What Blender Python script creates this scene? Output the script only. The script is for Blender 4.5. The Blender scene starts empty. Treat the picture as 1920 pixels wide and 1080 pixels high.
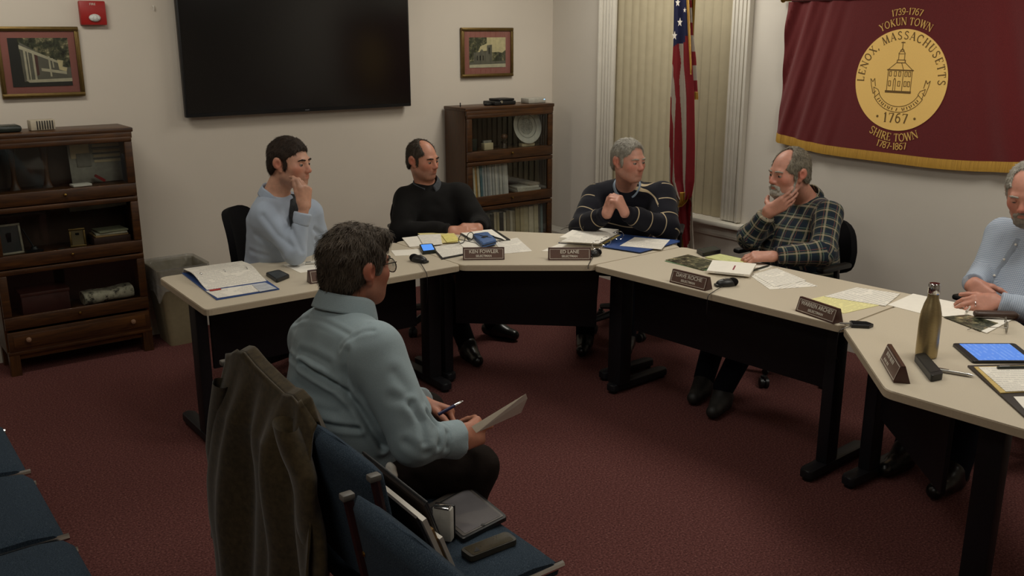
import bpy, bmesh, math, random
import numpy as np
from mathutils import Vector, Matrix
random.seed(7)
rng = np.random.default_rng(11)
SC = bpy.context.scene
COL = SC.collection
PI = math.pi
rad = math.radians

# ------------------------------------------------------------------ camera geometry
FPX, PITCH, YAW, CAMH = 1750.0, rad(15.3), rad(53.0), 1.82
Fh = Vector((math.cos(YAW), math.sin(YAW), 0)); Rh = Vector((math.sin(YAW), -math.cos(YAW), 0)); Uh = Vector((0, 0, 1))
CAMZ = Fh*math.cos(PITCH) - Uh*math.sin(PITCH)
CAMU = Uh*math.cos(PITCH) + Fh*math.sin(PITCH)
CAMC = Vector((0, 0, CAMH))
def ray(x, y): return Rh*(x-960) + CAMU*(540-y) + CAMZ*FPX
def atz(x, y, h):
    d = ray(x, y); return CAMC + d*((h-CAMH)/d.z)
def atX(x, y, X):
    d = ray(x, y); return CAMC + d*(X/d.x)
def atY(x, y, Y):
    d = ray(x, y); return CAMC + d*(Y/d.y)
def atD(x, y, D):
    d = ray(x, y); return CAMC + d*(D/d.dot(Fh))
TZ = 0.72                                  # table top height
YW, XW = 5.79, 4.757                       # the two walls in view
cam_d = bpy.data.cameras.new('camera'); cam = bpy.data.objects.new('camera', cam_d); COL.objects.link(cam)
cam_d.sensor_width = 36; cam_d.lens = FPX/1920*36; cam_d.clip_start = 0.05
cam.matrix_world = Matrix(((Rh.x, CAMU.x, -CAMZ.x, 0), (Rh.y, CAMU.y, -CAMZ.y, 0), (Rh.z, CAMU.z, -CAMZ.z, CAMH), (0, 0, 0, 1)))
SC.camera = cam

# ------------------------------------------------------------------ materials
MATS = {}
def srgb(h):
    if isinstance(h, str):
        c = [int(h[i:i+2], 16)/255 for i in (0, 2, 4)]
    else: c = h
    return tuple(((v/12.92) if v <= .04045 else ((v+.055)/1.055)**2.4) for v in c) + (1,)
class NT:
    def __init__(s, name):
        s.m = bpy.data.materials.new(name); s.m.use_nodes = True
        s.t = s.m.node_tree; s.b = s.t.nodes['Principled BSDF']; s.out = s.t.nodes['Material Output']
    def n(s, typ, **kw):
        o = s.t.nodes.new(typ)
        for k, v in kw.items():
            if k in o.inputs: o.inputs[k].default_value = v
            else: setattr(o, k, v)
        return o
    def l(s, a, b): s.t.links.new(a, b)
    def coord(s, kind='Object', scale=(1, 1, 1), rot=(0, 0, 0)):
        tc = s.n('ShaderNodeTexCoord'); mp = s.n('ShaderNodeMapping')
        mp.inputs['Scale'].default_value = scale; mp.inputs['Rotation'].default_value = rot
        s.l(tc.outputs[kind], mp.inputs['Vector']); return mp.outputs['Vector']
    def ramp(s, src, stops):
        r = s.n('ShaderNodeValToRGB'); s.l(src, r.inputs['Fac'])
        e = r.color_ramp.elements
        while len(e) < len(stops): e.new(.5)
        for k, (p, c) in zip(e, stops): k.position = p; k.color = c
        return r.outputs['Color']
    def mix(s, fac, a, b, mode='MIX'):
        m = s.n('ShaderNodeMix', data_type='RGBA', blend_type=mode)
        for sock, v in ((m.inputs[0], fac), (m.inputs[6], a), (m.inputs[7], b)):
            if hasattr(v, 'is_output'): s.l(v, sock)
            else: sock.default_value = v
        return m.outputs[2]
    def math(s, op, a, b=None, c=None):
        m = s.n('ShaderNodeMath', operation=op)
        for i, v in enumerate((a, b, c)):
            if v is None: continue
            if hasattr(v, 'is_output'): s.l(v, m.inputs[i])
            else: m.inputs[i].default_value = v
        return m.outputs[0]
    def noise(s, vec, scale, detail=3, rough=.55):
        n = s.n('ShaderNodeTexNoise', Scale=scale, Detail=detail, Roughness=rough)
        if vec is not None: s.l(vec, n.inputs['Vector'])
        return n.outputs['Fac']
    def bump(s, h, strength=.2, dist=.01):
        b = s.n('ShaderNodeBump', Strength=strength, Distance=dist); s.l(h, b.inputs['Height']); s.l(b.outputs['Normal'], s.b.inputs['Normal'])
    def col(s, c):
        if hasattr(c, 'is_output'): s.l(c, s.b.inputs['Base Color'])
        else: s.b.inputs['Base Color'].default_value = c
    def set(s, **kw):
        for k, v in kw.items(): s.b.inputs[k.replace('_', ' ')].default_value = v
        return s
def plain(name, c, rough=.5, metal=0, var=.12, scale=40, bump=0, spec=.5, coord='Object', emit=0, coat=0):
    """base colour with a little procedural mottling"""
    if name in MATS: return MATS[name]
    N = NT(name); c = srgb(c)
    v = N.coord(coord); f = N.noise(v, scale)
    d = tuple(x*(1-var) for x in c[:3])+(1,); u = tuple(min(1, x*(1+var)) for x in c[:3])+(1,)
    N.col(N.ramp(f, [(.3, d), (.7, u)]))
    N.set(Roughness=rough, Metallic=metal); N.b.inputs['Specular IOR Level'].default_value = spec
    if coat: N.b.inputs['Coat Weight'].default_value = coat; N.b.inputs['Coat Roughness'].default_value = .15
    if bump: N.bump(N.noise(v, scale*3), bump, .004)
    if emit:
        N.b.inputs['Emission Color'].default_value = c; N.b.inputs['Emission Strength'].default_value = emit
    MATS[name] = N.m; return N.m

# ------------------------------------------------------------------ mesh building
class B:
    """collects shapes into one bmesh; every add_* takes an optional material index"""
    def __init__(s): s.bm = bmesh.new(); s.mi = 0
    def _tag(s, vs):
        fs = set()
        for v in vs:
            for f in v.link_faces: fs.add(f)
        for f in fs: f.material_index = s.mi
    def box(s, c, d, bev=0, M=None, seg=2):
        r = bmesh.ops.create_cube(s.bm, size=1)
        vs = r['verts']
        for v in vs: v.co = Vector((v.co.x*d[0], v.co.y*d[1], v.co.z*d[2]))
        s._tag(vs)
        if bev:
            es = list({e for v in vs for e in v.link_edges})
            rr = bmesh.ops.bevel(s.bm, geom=es, offset=min(bev, min(d)*.49), segments=seg, affect='EDGES', profile=.5)
            vs = list(set(rr['verts']) | {v for v in vs if v.is_valid})
            s._tag(vs)
        for v in vs:
            p = v.co + Vector(c)
            v.co = M @ p if M else p
        return s
    def prism(s, pts, z0, z1, M=None, bev=0):
        """polygon (x,y) extruded from z0 to z1"""
        lo = [s.bm.verts.new((p[0], p[1], z0)) for p in pts]; hi = [s.bm.verts.new((p[0], p[1], z1)) for p in pts]
        n = len(pts); area = sum(pts[i][0]*pts[(i+1) % n][1]-pts[(i+1) % n][0]*pts[i][1] for i in range(n))
        if area < 0: lo.reverse(); hi.reverse()
        s.bm.faces.new(hi); s.bm.faces.new(list(reversed(lo)))
        for i in range(n): s.bm.faces.new((lo[i], lo[(i+1) % n], hi[(i+1) % n], hi[i]))
        vs = lo+hi; s._tag(vs)
        if bev:
            es = [e for v in hi for e in v.link_edges if e.other_vert(v) in hi]
            rr = bmesh.ops.bevel(s.bm, geom=list(set(es)), offset=bev, segments=2, affect='EDGES', profile=.5)
            vs = [v for v in set(rr['verts']) | set(vs) if v.is_valid]; s._tag(vs)
        if M:
            for v in vs: v.co = M @ v.co
        return s
    def tube(s, pts, r, n=8, cap=True, closed=False, M=None):
        pts = [Vector(p) for p in pts]; m = len(pts)
        rs = r if isinstance(r, (list, tuple)) else [r]*m
        rings = []; up = None
        for i, p in enumerate(pts):
            if closed: t = pts[(i+1) % m]-pts[i-1]
            else: t = pts[min(i+1, m-1)]-pts[max(i-1, 0)]
            t.normalize()
            if up is None:
                up = t.orthogonal().normalized()
            else:
                up = (up - t*up.dot(t))
                if up.length < 1e-6: up = t.orthogonal()
                up.normalize()
            w = t.cross(up)
            rings.append([s.bm.verts.new(p + (up*math.cos(2*PI*k/n)+w*math.sin(2*PI*k/n))*rs[i]) for k in range(n)])
        for i in range(m if closed else m-1):
            a, b = rings[i], rings[(i+1) % m]
            for k in range(n): s.bm.faces.new((a[k], a[(k+1) % n], b[(k+1) % n], b[k]))
        if cap and not closed:
            s.bm.faces.new(list(reversed(rings[0]))); s.bm.faces.new(rings[-1])
        vs = [v for q in rings for v in q]; s._tag(vs)
        if M:
            for v in vs: v.co = M @ v.co
        return s
    def lathe(s, prof, n=24, M=None, cap=True):
        """profile (radius, z) bottom to top around z"""
        rings = [[s.bm.verts.new((r*math.cos(2*PI*k/n), r*math.sin(2*PI*k/n), z)) for k in range(n)] for r, z in prof]
        for a, b in zip(rings, rings[1:]):
            for k in range(n): s.bm.faces.new((a[k], a[(k+1) % n], b[(k+1) % n], b[k]))
        if cap:
            s.bm.faces.new(list(reversed(rings[0]))); s.bm.faces.new(rings[-1])
        vs = [v for q in rings for v in q]; s._tag(vs)
        if M:
            for v in vs: v.co = M @ v.co
        return s
    def grid(s, fn, nu, nv, thick=0, closed_u=False):
        """surface fn(u,v)->(x,y,z), u,v in 0..1; optional thickness along normals"""
        us = nu if closed_u else nu+1
        vs = [[s.bm.verts.new(fn(i/nu, j/nv)) for j in range(nv+1)] for i in range(us)]
        fs = []
        for i in range(nu):
            for j in range(nv):
                fs.append(s.bm.faces.new((vs[i][j], vs[(i+1) % us][j], vs[(i+1) % us][j+1], vs[i][j+1])))
        for f in fs: f.material_index = s.mi
        if thick:
            s.bm.normal_update()
            bmesh.ops.solidify(s.bm, geom=fs, thickness=thick)
        return s
    def sphere(s, c, r, nu=16, nv=10, M=None):
        d = r if isinstance(r, (tuple, list)) else (r, r, r)
        rr = bmesh.ops.create_uvsphere(s.bm, u_segments=nu, v_segments=nv, radius=1)
        for v in rr['verts']:
            p = Vector((v.co.x*d[0]+c[0], v.co.y*d[1]+c[1], v.co.z*d[2]+c[2])); v.co = M @ p if M else p
        s._tag(rr['verts']); return s
    def m(s, i): s.mi = i; return s
def obj(name, b, mats, parent=None, smooth=True, loc=None, rot=None, angle=40):
    me = bpy.data.meshes.new(name)
    if isinstance(b, B):
        b.bm.normal_update(); b.bm.to_mesh(me); b.bm.free()
    else: me = b; me.name = name
    for m in (mats if isinstance(mats, (list, tuple)) else [mats]): me.materials.append(m)
    if smooth:
        me.polygons.foreach_set('use_smooth', [True]*len(me.polygons))
        try: me.set_sharp_from_angle(angle=rad(angle))
        except Exception: pass
    o = bpy.data.objects.new(name, me); COL.objects.link(o)
    if parent: o.parent = parent
    if loc is not None: o.location = loc
    if rot is not None: o.rotation_euler = rot if isinstance(rot, (tuple, list)) else (0, 0, rot)
    return o
def tag(o, label, cat, group=None):
    o['label'] = label; o['category'] = cat
    if group: o['group'] = group
    return o
def thing(name, label, cat, loc=(0, 0, 0), rotz=0, group=None):
    o = bpy.data.objects.new(name, None); COL.objects.link(o); o.empty_display_size = .1
    o.location = loc; o.rotation_euler = (0, 0, rotz)
    return tag(o, label, cat, group)
def struct(name, b, mats, parent=None, **kw):
    o = obj(name, b, mats, parent, **kw)
    if parent is None: o['kind'] = 'structure'
    return o
def clone(root, loc, rotz=None, label=None):
    r = root.copy(); COL.objects.link(r); r.location = loc
    if rotz is not None: r.rotation_euler = (0, 0, rotz)
    if label: r['label'] = label
    def rec(src, dst):
        for ch in list(src.children):
            c = ch.copy(); COL.objects.link(c); c.parent = dst; rec(ch, c)
    rec(root, r); return r
def Mloc(p, rz=0, rx=0, ry=0):
    return Matrix.Translation(Vector(p)) @ Matrix.Rotation(rz, 4, 'Z') @ Matrix.Rotation(ry, 4, 'Y') @ Matrix.Rotation(rx, 4, 'X')
def round_poly(pts, r, n=4):
    out = []; m = len(pts)
    for i in range(m):
        p = Vector(pts[i]).to_2d(); a = Vector(pts[i-1]).to_2d(); c = Vector(pts[(i+1) % m]).to_2d()
        rr = min(r, (a-p).length*.45, (c-p).length*.45)
        p0 = p+(a-p).normalized()*rr; p1 = p+(c-p).normalized()*rr
        for k in range(n+1):
            t = k/n; out.append(tuple(p0*(1-t)**2 + p*2*t*(1-t) + p1*t*t))
    return out
def text_mesh(txt, size, extrude=.0006, offset=0.0, align='CENTER'):
    cu = bpy.data.curves.new('t', 'FONT'); cu.body = txt; cu.size = size; cu.extrude = extrude; cu.offset = offset
    cu.align_x = align; cu.align_y = 'CENTER'
    o = bpy.data.objects.new('t', cu); COL.objects.link(o)
    dg = bpy.context.evaluated_depsgraph_get(); dg.update()
    me = bpy.data.meshes.new_from_object(o.evaluated_get(dg))
    bpy.data.objects.remove(o); bpy.data.curves.remove(cu); me.materials.clear()
    return me

# ------------------------------------------------------------------ implicit (smooth blended) bodies
def vec(p): return np.array((p[0], p[1], p[2]), dtype=np.float64)
class Prim:
    def __init__(s, k=.01, sub=False, g=0): s.k = k; s.sub = sub; s.g = g
class Cap(Prim):
    def __init__(s, a, b, ra, rb, k=.01, **kw):
        super().__init__(k, **kw); s.a, s.b, s.ra, s.rb = vec(a), vec(b), ra, rb
        r = max(ra, rb); s.lo = np.minimum(s.a, s.b)-r; s.hi = np.maximum(s.a, s.b)+r
    def d(s, p):
        ba = s.b-s.a; L = max(ba@ba, 1e-12); t = np.clip(((p-s.a)@ba)/L, 0, 1)
        q = p-s.a-t[:, None]*ba
        return np.sqrt((q*q).sum(1)) - (s.ra+t*(s.rb-s.ra))
class Ell(Prim):
    """ellipsoid; R rows are the local axes in world space"""
    def __init__(s, c, r, R=None, k=.01, **kw):
        super().__init__(k, **kw); s.c = vec(c); s.r = np.array(r, float); s.R = np.eye(3) if R is None else np.array(R, float)
        m = s.r.max(); s.lo = s.c-m; s.hi = s.c+m
    def d(s, p):
        q = (p-s.c)@s.R.T
        k0 = np.sqrt(((q/s.r)**2).sum(1)); k1 = np.sqrt(((q/s.r**2)**2).sum(1))
        return k0*(k0-1)/np.maximum(k1, 1e-9)
class RBox(Prim):
    def __init__(s, c, h, R=None, r=.005, k=.005, **kw):
        super().__init__(k, **kw); s.c = vec(c); s.h = np.array(h, float)-r; s.r = r; s.R = np.eye(3) if R is None else np.array(R, float)
        m = np.linalg.norm(s.h)+r; s.lo = s.c-m; s.hi = s.c+m
    def d(s, p):
        q = np.abs((p-s.c)@s.R.T)-s.h
        return np.sqrt((np.maximum(q, 0)**2).sum(1)) + np.minimum(q.max(1), 0) - s.r
class Plane(Prim):
    def __init__(s, c, n, k=.008, **kw):
        super().__init__(k, **kw); s.c = vec(c); s.n = vec(n)/np.linalg.norm(vec(n)); s.lo = np.full(3, -1e9); s.hi = np.full(3, 1e9)
    def d(s, p): return (p-s.c)@s.n
class Loft(Prim):
    """tube of elliptical sections along a polyline spine. secs: (point, half-width a, half-depth b); side = width axis"""
    def __init__(s, secs, side, k=.02, n=2.3, **kw):
        super().__init__(k, **kw)
        s.P = np.array([vec(q[0]) for q in secs]); s.A = np.array([q[1] for q in secs]); s.Bd = np.array([q[2] for q in secs])
        ax = s.P[-1]-s.P[0]; s.L = np.linalg.norm(ax); s.ax = ax/s.L
        sd = vec(side); sd = sd-s.ax*(sd@s.ax); s.sd = sd/np.linalg.norm(sd); s.fw = np.cross(s.sd, s.ax)
        s.t = (s.P-s.P[0])@s.ax; s.ox = (s.P-s.P[0])@s.sd; s.oy = (s.P-s.P[0])@s.fw; s.n = n
        m = max(s.A.max(), s.Bd.max())+.02; s.lo = s.P.min(0)-m; s.hi = s.P.max(0)+m
    def d(s, p):
        q = p-s.P[0]; t = q@s.ax
        a = np.interp(t, s.t, s.A); b = np.interp(t, s.t, s.Bd)
        x = np.abs(q@s.sd-np.interp(t, s.t, s.ox))/a; y = np.abs(q@s.fw-np.interp(t, s.t, s.oy))/b
        kk = (x**s.n+y**s.n)**(1/s.n)
        ds = (kk-1)*np.minimum(a, b)
        de = np.maximum(s.t[0]-t, t-s.t[-1])
        r = .03; u = np.stack([ds+r, de+r], 1)
        return np.minimum(u.max(1), 0)+np.sqrt((np.maximum(u, 0)**2).sum(1))-r
def field(prims, p):
    d = None
    for q in prims:
        e = q.d(p)
        if q.sub:
            if d is None: continue
            e = -e; h = np.maximum(q.k-np.abs(d-e), 0)/q.k; d = np.maximum(d, e)+h*h*q.k*.25
        elif d is None: d = e
        else:
            h = np.maximum(q.k-np.abs(d-e), 0)/q.k; d = np.minimum(d, e)-h*h*q.k*.25
    return d
CORN = [(0,0,0),(1,0,0),(0,1,0),(1,1,0),(0,0,1),(1,0,1),(0,1,1),(1,1,1)]
EDG = [(0,1),(2,3),(4,5),(6,7),(0,2),(1,3),(4,6),(5,7),(0,4),(1,5),(2,6),(3,7)]
def polygonise(prims, h):
    pos = [q for q in prims if not q.sub]
    lo = np.min([q.lo for q in pos if q.lo[0] > -1e8], 0)-3*h; hi = np.max([q.hi for q in pos if q.hi[0] < 1e8], 0)+3*h
    n = np.ceil((hi-lo)/h).astype(int)+1
    G = np.full(n, .5, np.float32); BS = 16
    rngs = [range(0, n[i], BS) for i in range(3)]
    for i in rngs[0]:
        for j in rngs[1]:
            for k in rngs[2]:
                e = np.minimum(np.array((i, j, k))+BS, n); a = lo+np.array((i, j, k))*h; b = lo+(e-1)*h
                loc = [q for q in prims if (q.lo-q.k*1.2-2*h <= b).all() and (q.hi+q.k*1.2+2*h >= a).all()]
                if not [q for q in loc if not q.sub]: continue
                c = (a+b)/2; dc = field(loc, c[None])[0]
                if abs(dc) > np.linalg.norm(b-a)*.5+.04: G[i:e[0], j:e[1], k:e[2]] = dc; continue
                xs = [lo[m]+np.arange((i, j, k)[m], e[m])*h for m in range(3)]
                X = np.stack(np.meshgrid(*xs, indexing='ij'), -1).reshape(-1, 3)
                G[i:e[0], j:e[1], k:e[2]] = field(loc, X).reshape([e[m]-(i, j, k)[m] for m in range(3)])
    S = G < 0
    cnt = np.zeros(n-1, np.uint8)
    for o in CORN: cnt += S[o[0]:n[0]-1+o[0], o[1]:n[1]-1+o[1], o[2]:n[2]-1+o[2]]
    act = np.argwhere((cnt > 0) & (cnt < 8))
    vals = np.stack([G[act[:, 0]+o[0], act[:, 1]+o[1], act[:, 2]+o[2]] for o in CORN], 1)
    acc = np.zeros((len(act), 3)); num = np.zeros(len(act)); C8 = np.array(CORN, float)
    for a, b in EDG:
        va, vb = vals[:, a], vals[:, b]; m = (va < 0) != (vb < 0)
        t = np.where(m, va/np.where(m, va-vb, 1), 0)
        acc += np.where(m[:, None], C8[a]+(C8[b]-C8[a])*t[:, None], 0); num += m
    V = lo+(act+acc/num[:, None])*h
    idx = np.full(n-1, -1, np.int32); idx[act[:, 0], act[:, 1], act[:, 2]] = np.arange(len(act))
    quads = []
    for ax in range(3):
        o = [0, 0, 0]; o[ax] = 1; u, v = [(1, 2), (2, 0), (0, 1)][ax]
        s0 = S[:n[0]-o[0], :n[1]-o[1], :n[2]-o[2]]; s1 = S[o[0]:, o[1]:, o[2]:]
        E = np.argwhere(s0 != s1); E = E[(E[:, u] > 0) & (E[:, v] > 0) & (E[:, u] < n[u]-1) & (E[:, v] < n[v]-1)]
        ins = s0[E[:, 0], E[:, 1], E[:, 2]]
        def at(du, dv):
            q = E.copy(); q[:, u] += du; q[:, v] += dv; return idx[q[:, 0], q[:, 1], q[:, 2]]
        Q = np.stack([at(-1, -1), at(0, -1), at(0, 0), at(-1, 0)], 1)
        Q[~ins] = Q[~ins][:, ::-1]; quads.append(Q)
    Q = np.concatenate(quads); Q = Q[(Q >= 0).all(1)]
    return V, Q
def mesh_from(V, Q, name='m'):
    me = bpy.data.meshes.new(name); nq = len(Q)
    me.vertices.add(len(V)); me.vertices.foreach_set('co', V.astype(np.float32).ravel())
    me.loops.add(nq*4); me.loops.foreach_set('vertex_index', Q.astype(np.int32).ravel())
    me.polygons.add(nq); me.polygons.foreach_set('loop_start', np.arange(0, nq*4, 4, dtype=np.int32))
    me.polygons.foreach_set('loop_total', np.full(nq, 4, np.int32))
    me.polygons.foreach_set('use_smooth', np.ones(nq, bool)); me.update(calc_edges=True)
    return me
def vnormals(me):
    a = np.empty(len(me.vertices)*3, np.float32); me.vertices.foreach_get('normal', a); return a.reshape(-1, 3).astype(float)
def relax(V, Q, it=2, lam=.5):
    n = len(V); E = np.concatenate([Q[:, [0, 1]], Q[:, [1, 2]], Q[:, [2, 3]], Q[:, [3, 0]]])
    for _ in range(it):
        s = np.zeros_like(V); c = np.bincount(E[:, 0], minlength=n)+np.bincount(E[:, 1], minlength=n)
        for k in range(3):
            s[:, k] = np.bincount(E[:, 0], V[E[:, 1], k], n)+np.bincount(E[:, 1], V[E[:, 0], k], n)
        V = V+lam*(s/np.maximum(c, 1)[:, None]-V)
    return V
_H = rng.random((32, 32, 32))
def vnoise(p):
    i = np.floor(p).astype(int); f = p-i; f = f*f*(3-2*f); i &= 31; j = (i+1) & 31
    def g(a, b, c): return _H[a[:, 0], b[:, 1], c[:, 2]]
    x0 = g(i, i, i)*(1-f[:, 0])+g(j, i, i)*f[:, 0]; x1 = g(i, j, i)*(1-f[:, 0])+g(j, j, i)*f[:, 0]
    x2 = g(i, i, j)*(1-f[:, 0])+g(j, i, j)*f[:, 0]; x3 = g(i, j, j)*(1-f[:, 0])+g(j, j, j)*f[:, 0]
    y0 = x0*(1-f[:, 1])+x1*f[:, 1]; y1 = x2*(1-f[:, 1])+x3*f[:, 1]
    return y0*(1-f[:, 2])+y1*f[:, 2]
def attr(me, name, a):
    t = me.attributes.new(name, 'FLOAT', 'POINT'); t.data.foreach_set('value', np.asarray(a, np.float32))
# ================================================================== shared materials
def m_wall(name, c):
    N = NT(name); v = N.coord('Object')
    N.col(N.ramp(N.noise(v, 1.3, 4), [(.3, srgb([x*.97 for x in c])), (.7, srgb(c))]))
    N.set(Roughness=.75); N.bump(N.noise(v, 220, 2), .06, .002); return N.m
M_WALL = m_wall('wall paint', (.83, .79, .735)); M_WALL2 = m_wall('wall paint right', (.83, .80, .755))
M_CEIL = m_wall('ceiling tile white', (.9, .89, .86))
def m_carpet():
    N = NT('maroon carpet'); v = N.coord('Object')
    f = N.noise(v, 120, 4, .8); g = N.noise(v, 2.2, 3)
    c = N.ramp(f, [(.3, srgb('271514')), (.48, srgb('5f3936')), (.6, srgb('7a4d49')), (.74, srgb('a8857d'))])
    c = N.mix(N.math('MULTIPLY', g, .25), c, srgb('52302d'))
    N.col(c); N.set(Roughness=.95); N.b.inputs['Specular IOR Level'].default_value = .1
    N.bump(N.noise(v, 260, 3, .7), .7, .006); return N.m
M_CARPET = m_carpet()
def m_wood(name, dark, mid, light, axis=(1, 9, 9), rough=.38):
    N = NT(name); v = N.coord('Object', axis)
    w = N.n('ShaderNodeTexWave', Scale=2.2, Distortion=6.0, Detail=4.0); w.bands_direction = 'Y'; N.l(v, w.inputs['Vector'])
    f = N.noise(v, 9, 5, .6)
    c = N.mix(.5, N.ramp(w.outputs['Fac'], [(.1, srgb(dark)), (.6, srgb(mid)), (1, srgb(light))]), N.ramp(f, [(.3, srgb(dark)), (.7, srgb(light))]))
    N.col(c); N.set(Roughness=rough); N.bump(f, .12, .003); return N.m
M_OAK = m_wood('dark oak along', '2a170a', '482a11', '603b18')
M_OAKV = m_wood('dark oak upright', '28160a', '44280f', '5a3716', (9, 9, 1))
M_LAM = plain('beige laminate', 'c9bda8', .42, var=.05, scale=300)
M_EDGE = plain('beige edge band', 'b3a48c', .5, var=.04, scale=120)
M_BLK = plain('black steel', '17161a', .5, var=.1, scale=60, spec=.3)
M_BLKP = plain('black plastic', '151516', .42, var=.12, scale=80)
M_BLKF = plain('black chair fabric', '131214', .95, var=.3, scale=350, bump=.25, spec=.1)
M_WHT = plain('white trim paint', 'cfc9bd', .45, var=.03, scale=10)
M_PAPER = plain('white paper', 'efe9dd', .8, var=.03, scale=30)
M_CHROME = plain('chrome', 'd8d8d8', .14, 1, var=.03)
M_SILVER = plain('satin silver', 'b5b3ae', .32, 1, var=.06)
M_GOLD = plain('antique gold', '6f5a33', .42, .8, var=.15)
M_BRASS = plain('brass', '8f7238', .3, 1, var=.05)
def m_paper_text(name, base, ink='5a5a60', lines=60, cover=.55, dens=38):
    N = NT(name); tc = N.n('ShaderNodeTexCoord'); sep = N.n('ShaderNodeSeparateXYZ'); N.l(tc.outputs['Object'], sep.inputs[0])
    y = N.math('FRACT', N.math('MULTIPLY', sep.outputs['Y'], lines))
    row = N.math('FLOOR', N.math('MULTIPLY', sep.outputs['Y'], lines))
    cmb = N.n('ShaderNodeCombineXYZ'); N.l(N.math('MULTIPLY', sep.outputs['X'], dens*8), cmb.inputs[0]); N.l(N.math('MULTIPLY', row, 7.31), cmb.inputs[1])
    f = N.noise(cmb.outputs[0], 1.0, 2)
    cm2 = N.n('ShaderNodeCombineXYZ'); N.l(N.math('MULTIPLY', sep.outputs['X'], 9), cm2.inputs[0]); N.l(N.math('MULTIPLY', sep.outputs['Y'], 9), cm2.inputs[1])
    para = N.math('GREATER_THAN', N.noise(cm2.outputs[0], 1.0, 1), 1-cover)
    mk = N.math('MULTIPLY', N.math('MULTIPLY', N.math('LESS_THAN', y, .45), N.math('GREATER_THAN', f, .42)), para)
    N.col(N.mix(N.math('MULTIPLY', mk, .36), srgb(base), srgb(ink))); N.set(Roughness=.8); return N.m
M_PTEXT = m_paper_text('printed paper', 'ece6da', cover=.6)
M_PYEL = m_paper_text('yellow ruled paper', 'e9e0a0', '8a8a70', 110, .9, 3)
def m_glass(name='cabinet glass', tint=(.95, .965, .955, 1), a=.03):
    N = NT(name); t = N.n('ShaderNodeBsdfTransparent'); t.inputs[0].default_value = tint
    g = N.n('ShaderNodeBsdfGlossy', Roughness=.03); fr = N.n('ShaderNodeFresnel', IOR=1.5)
    mx = N.n('ShaderNodeMixShader'); N.l(N.math('ADD', N.math('MULTIPLY', fr.outputs[0], .55), a*.1), mx.inputs[0])
    N.l(t.outputs[0], mx.inputs[1]); N.l(g.outputs[0], mx.inputs[2]); N.l(mx.outputs[0], N.out.inputs['Surface']); return N.m
M_GLASS = m_glass()
# ================================================================== room
X0, Y0, CH = -2.2, -2.0, 2.75
struct('floor', B().box(((X0+XW)/2, (Y0+YW)/2, -.05), (XW-X0+.4, YW-Y0+.4, .1)), M_CARPET, smooth=False)
struct('ceiling', B().box(((X0+XW)/2, (Y0+YW)/2, CH+.05), (XW-X0+.4, YW-Y0+.4, .1)), M_CEIL, smooth=False)
struct('wall_back', B().box(((X0+XW)/2, YW+.1, CH/2), (XW-X0+.4, .2, CH)), M_WALL, smooth=False)
struct('wall_left', B().box((X0-.1, (Y0+YW)/2, CH/2), (.2, YW-Y0, CH)), M_WALL, smooth=False)
struct('wall_front', B().box(((X0+XW)/2, Y0-.1, CH/2), (XW-X0+.4, .2, CH)), M_WALL, smooth=False)
# right wall with the window opening
WY0, WY1, WZ0, WZ1 = 3.97, 5.10, .63, 2.45
b = B(); yc = (Y0+WY0)/2
b.box((XW+.1, yc, CH/2), (.2, WY0-Y0, CH)); b.box((XW+.1, (WY1+YW)/2, CH/2), (.2, YW-WY1, CH))
b.box((XW+.1, (WY0+WY1)/2, WZ0/2), (.2, WY1-WY0, WZ0)); b.box((XW+.1, (WY0+WY1)/2, (WZ1+CH)/2), (.2, WY1-WY0, CH-WZ1))
struct('wall_right', b, M_WALL2, smooth=False)
def base_prof(h): return [(0, 0), (.018, 0), (.018, h*.72), (.012, h*.78), (.014, h*.86), (.006, h*.93), (0, h)]
def baseboard(name, p0, p1, nrm, h=.215):
    p0, p1, nrm = Vector(p0), Vector(p1), Vector(nrm); b = B(); pr = base_prof(h); rows = []
    for p in (p0, p1): rows.append([b.bm.verts.new((p+nrm*(d+.001)+Vector((0, 0, z)))) for d, z in pr])
    n = len(pr)
    for i in range(n): b.bm.faces.new((rows[0][i], rows[0][(i+1) % n], rows[1][(i+1) % n], rows[1][i]))
    b.bm.faces.new(rows[0]); b.bm.faces.new(list(reversed(rows[1]))); bmesh.ops.recalc_face_normals(b.bm, faces=b.bm.faces)
    struct(name, b, M_WHT, smooth=False)
baseboard('baseboard_back', (X0, YW, 0), (XW, YW, 0), (0, -1, 0))
baseboard('baseboard_right', (XW, Y0, 0), (XW, YW, 0), (-1, 0, 0), .31)
baseboard('baseboard_left', (X0, Y0, 0), (X0, YW, 0), (1, 0, 0))
# window: glass, sash, casing with mouldings, stool and apron
M_NIGHT = plain('dark night pane', '0b0c10', .05, var=.2)
win = struct('window_1', B().box((XW+.14, (WY0+WY1)/2, (WZ0+WZ1)/2), (.012, WY1-WY0, WZ1-WZ0)), M_NIGHT, smooth=False)
b = B()
for y in (WY0+.03, WY1-.03): b.box((XW+.12, y, (WZ0+WZ1)/2), (.05, .06, WZ1-WZ0))
for z in (WZ0+.035, (WZ0+WZ1)/2, WZ1-.03): b.box((XW+.121, (WY0+WY1)/2, z), (.05, WY1-WY0-.122, .06))
struct('sash', b, M_WHT, win, smooth=False)
def casing(name, yc, w):
    b = B(); z0, z1 = WZ0+.004, 2.60
    b.box((XW-.012, yc, (z0+z1)/2), (.022, w, z1-z0), .003)
    for k in (-.38, -.2, .0, .2, .38): b.box((XW-.026, yc+k*w, (z0+z1)/2), (.010, w*.085, z1-z0-.002), .004)
    b.box((XW-.03, yc-math.copysign(w*.5-.009, yc-4.5)*-1, (z0+z1)/2), (.03, .016, z1-z0-.004), .004)
    struct(name, b, M_WHT, win)
casing('casing', 3.93, .155); casing('casing', 5.145, .155)
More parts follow.
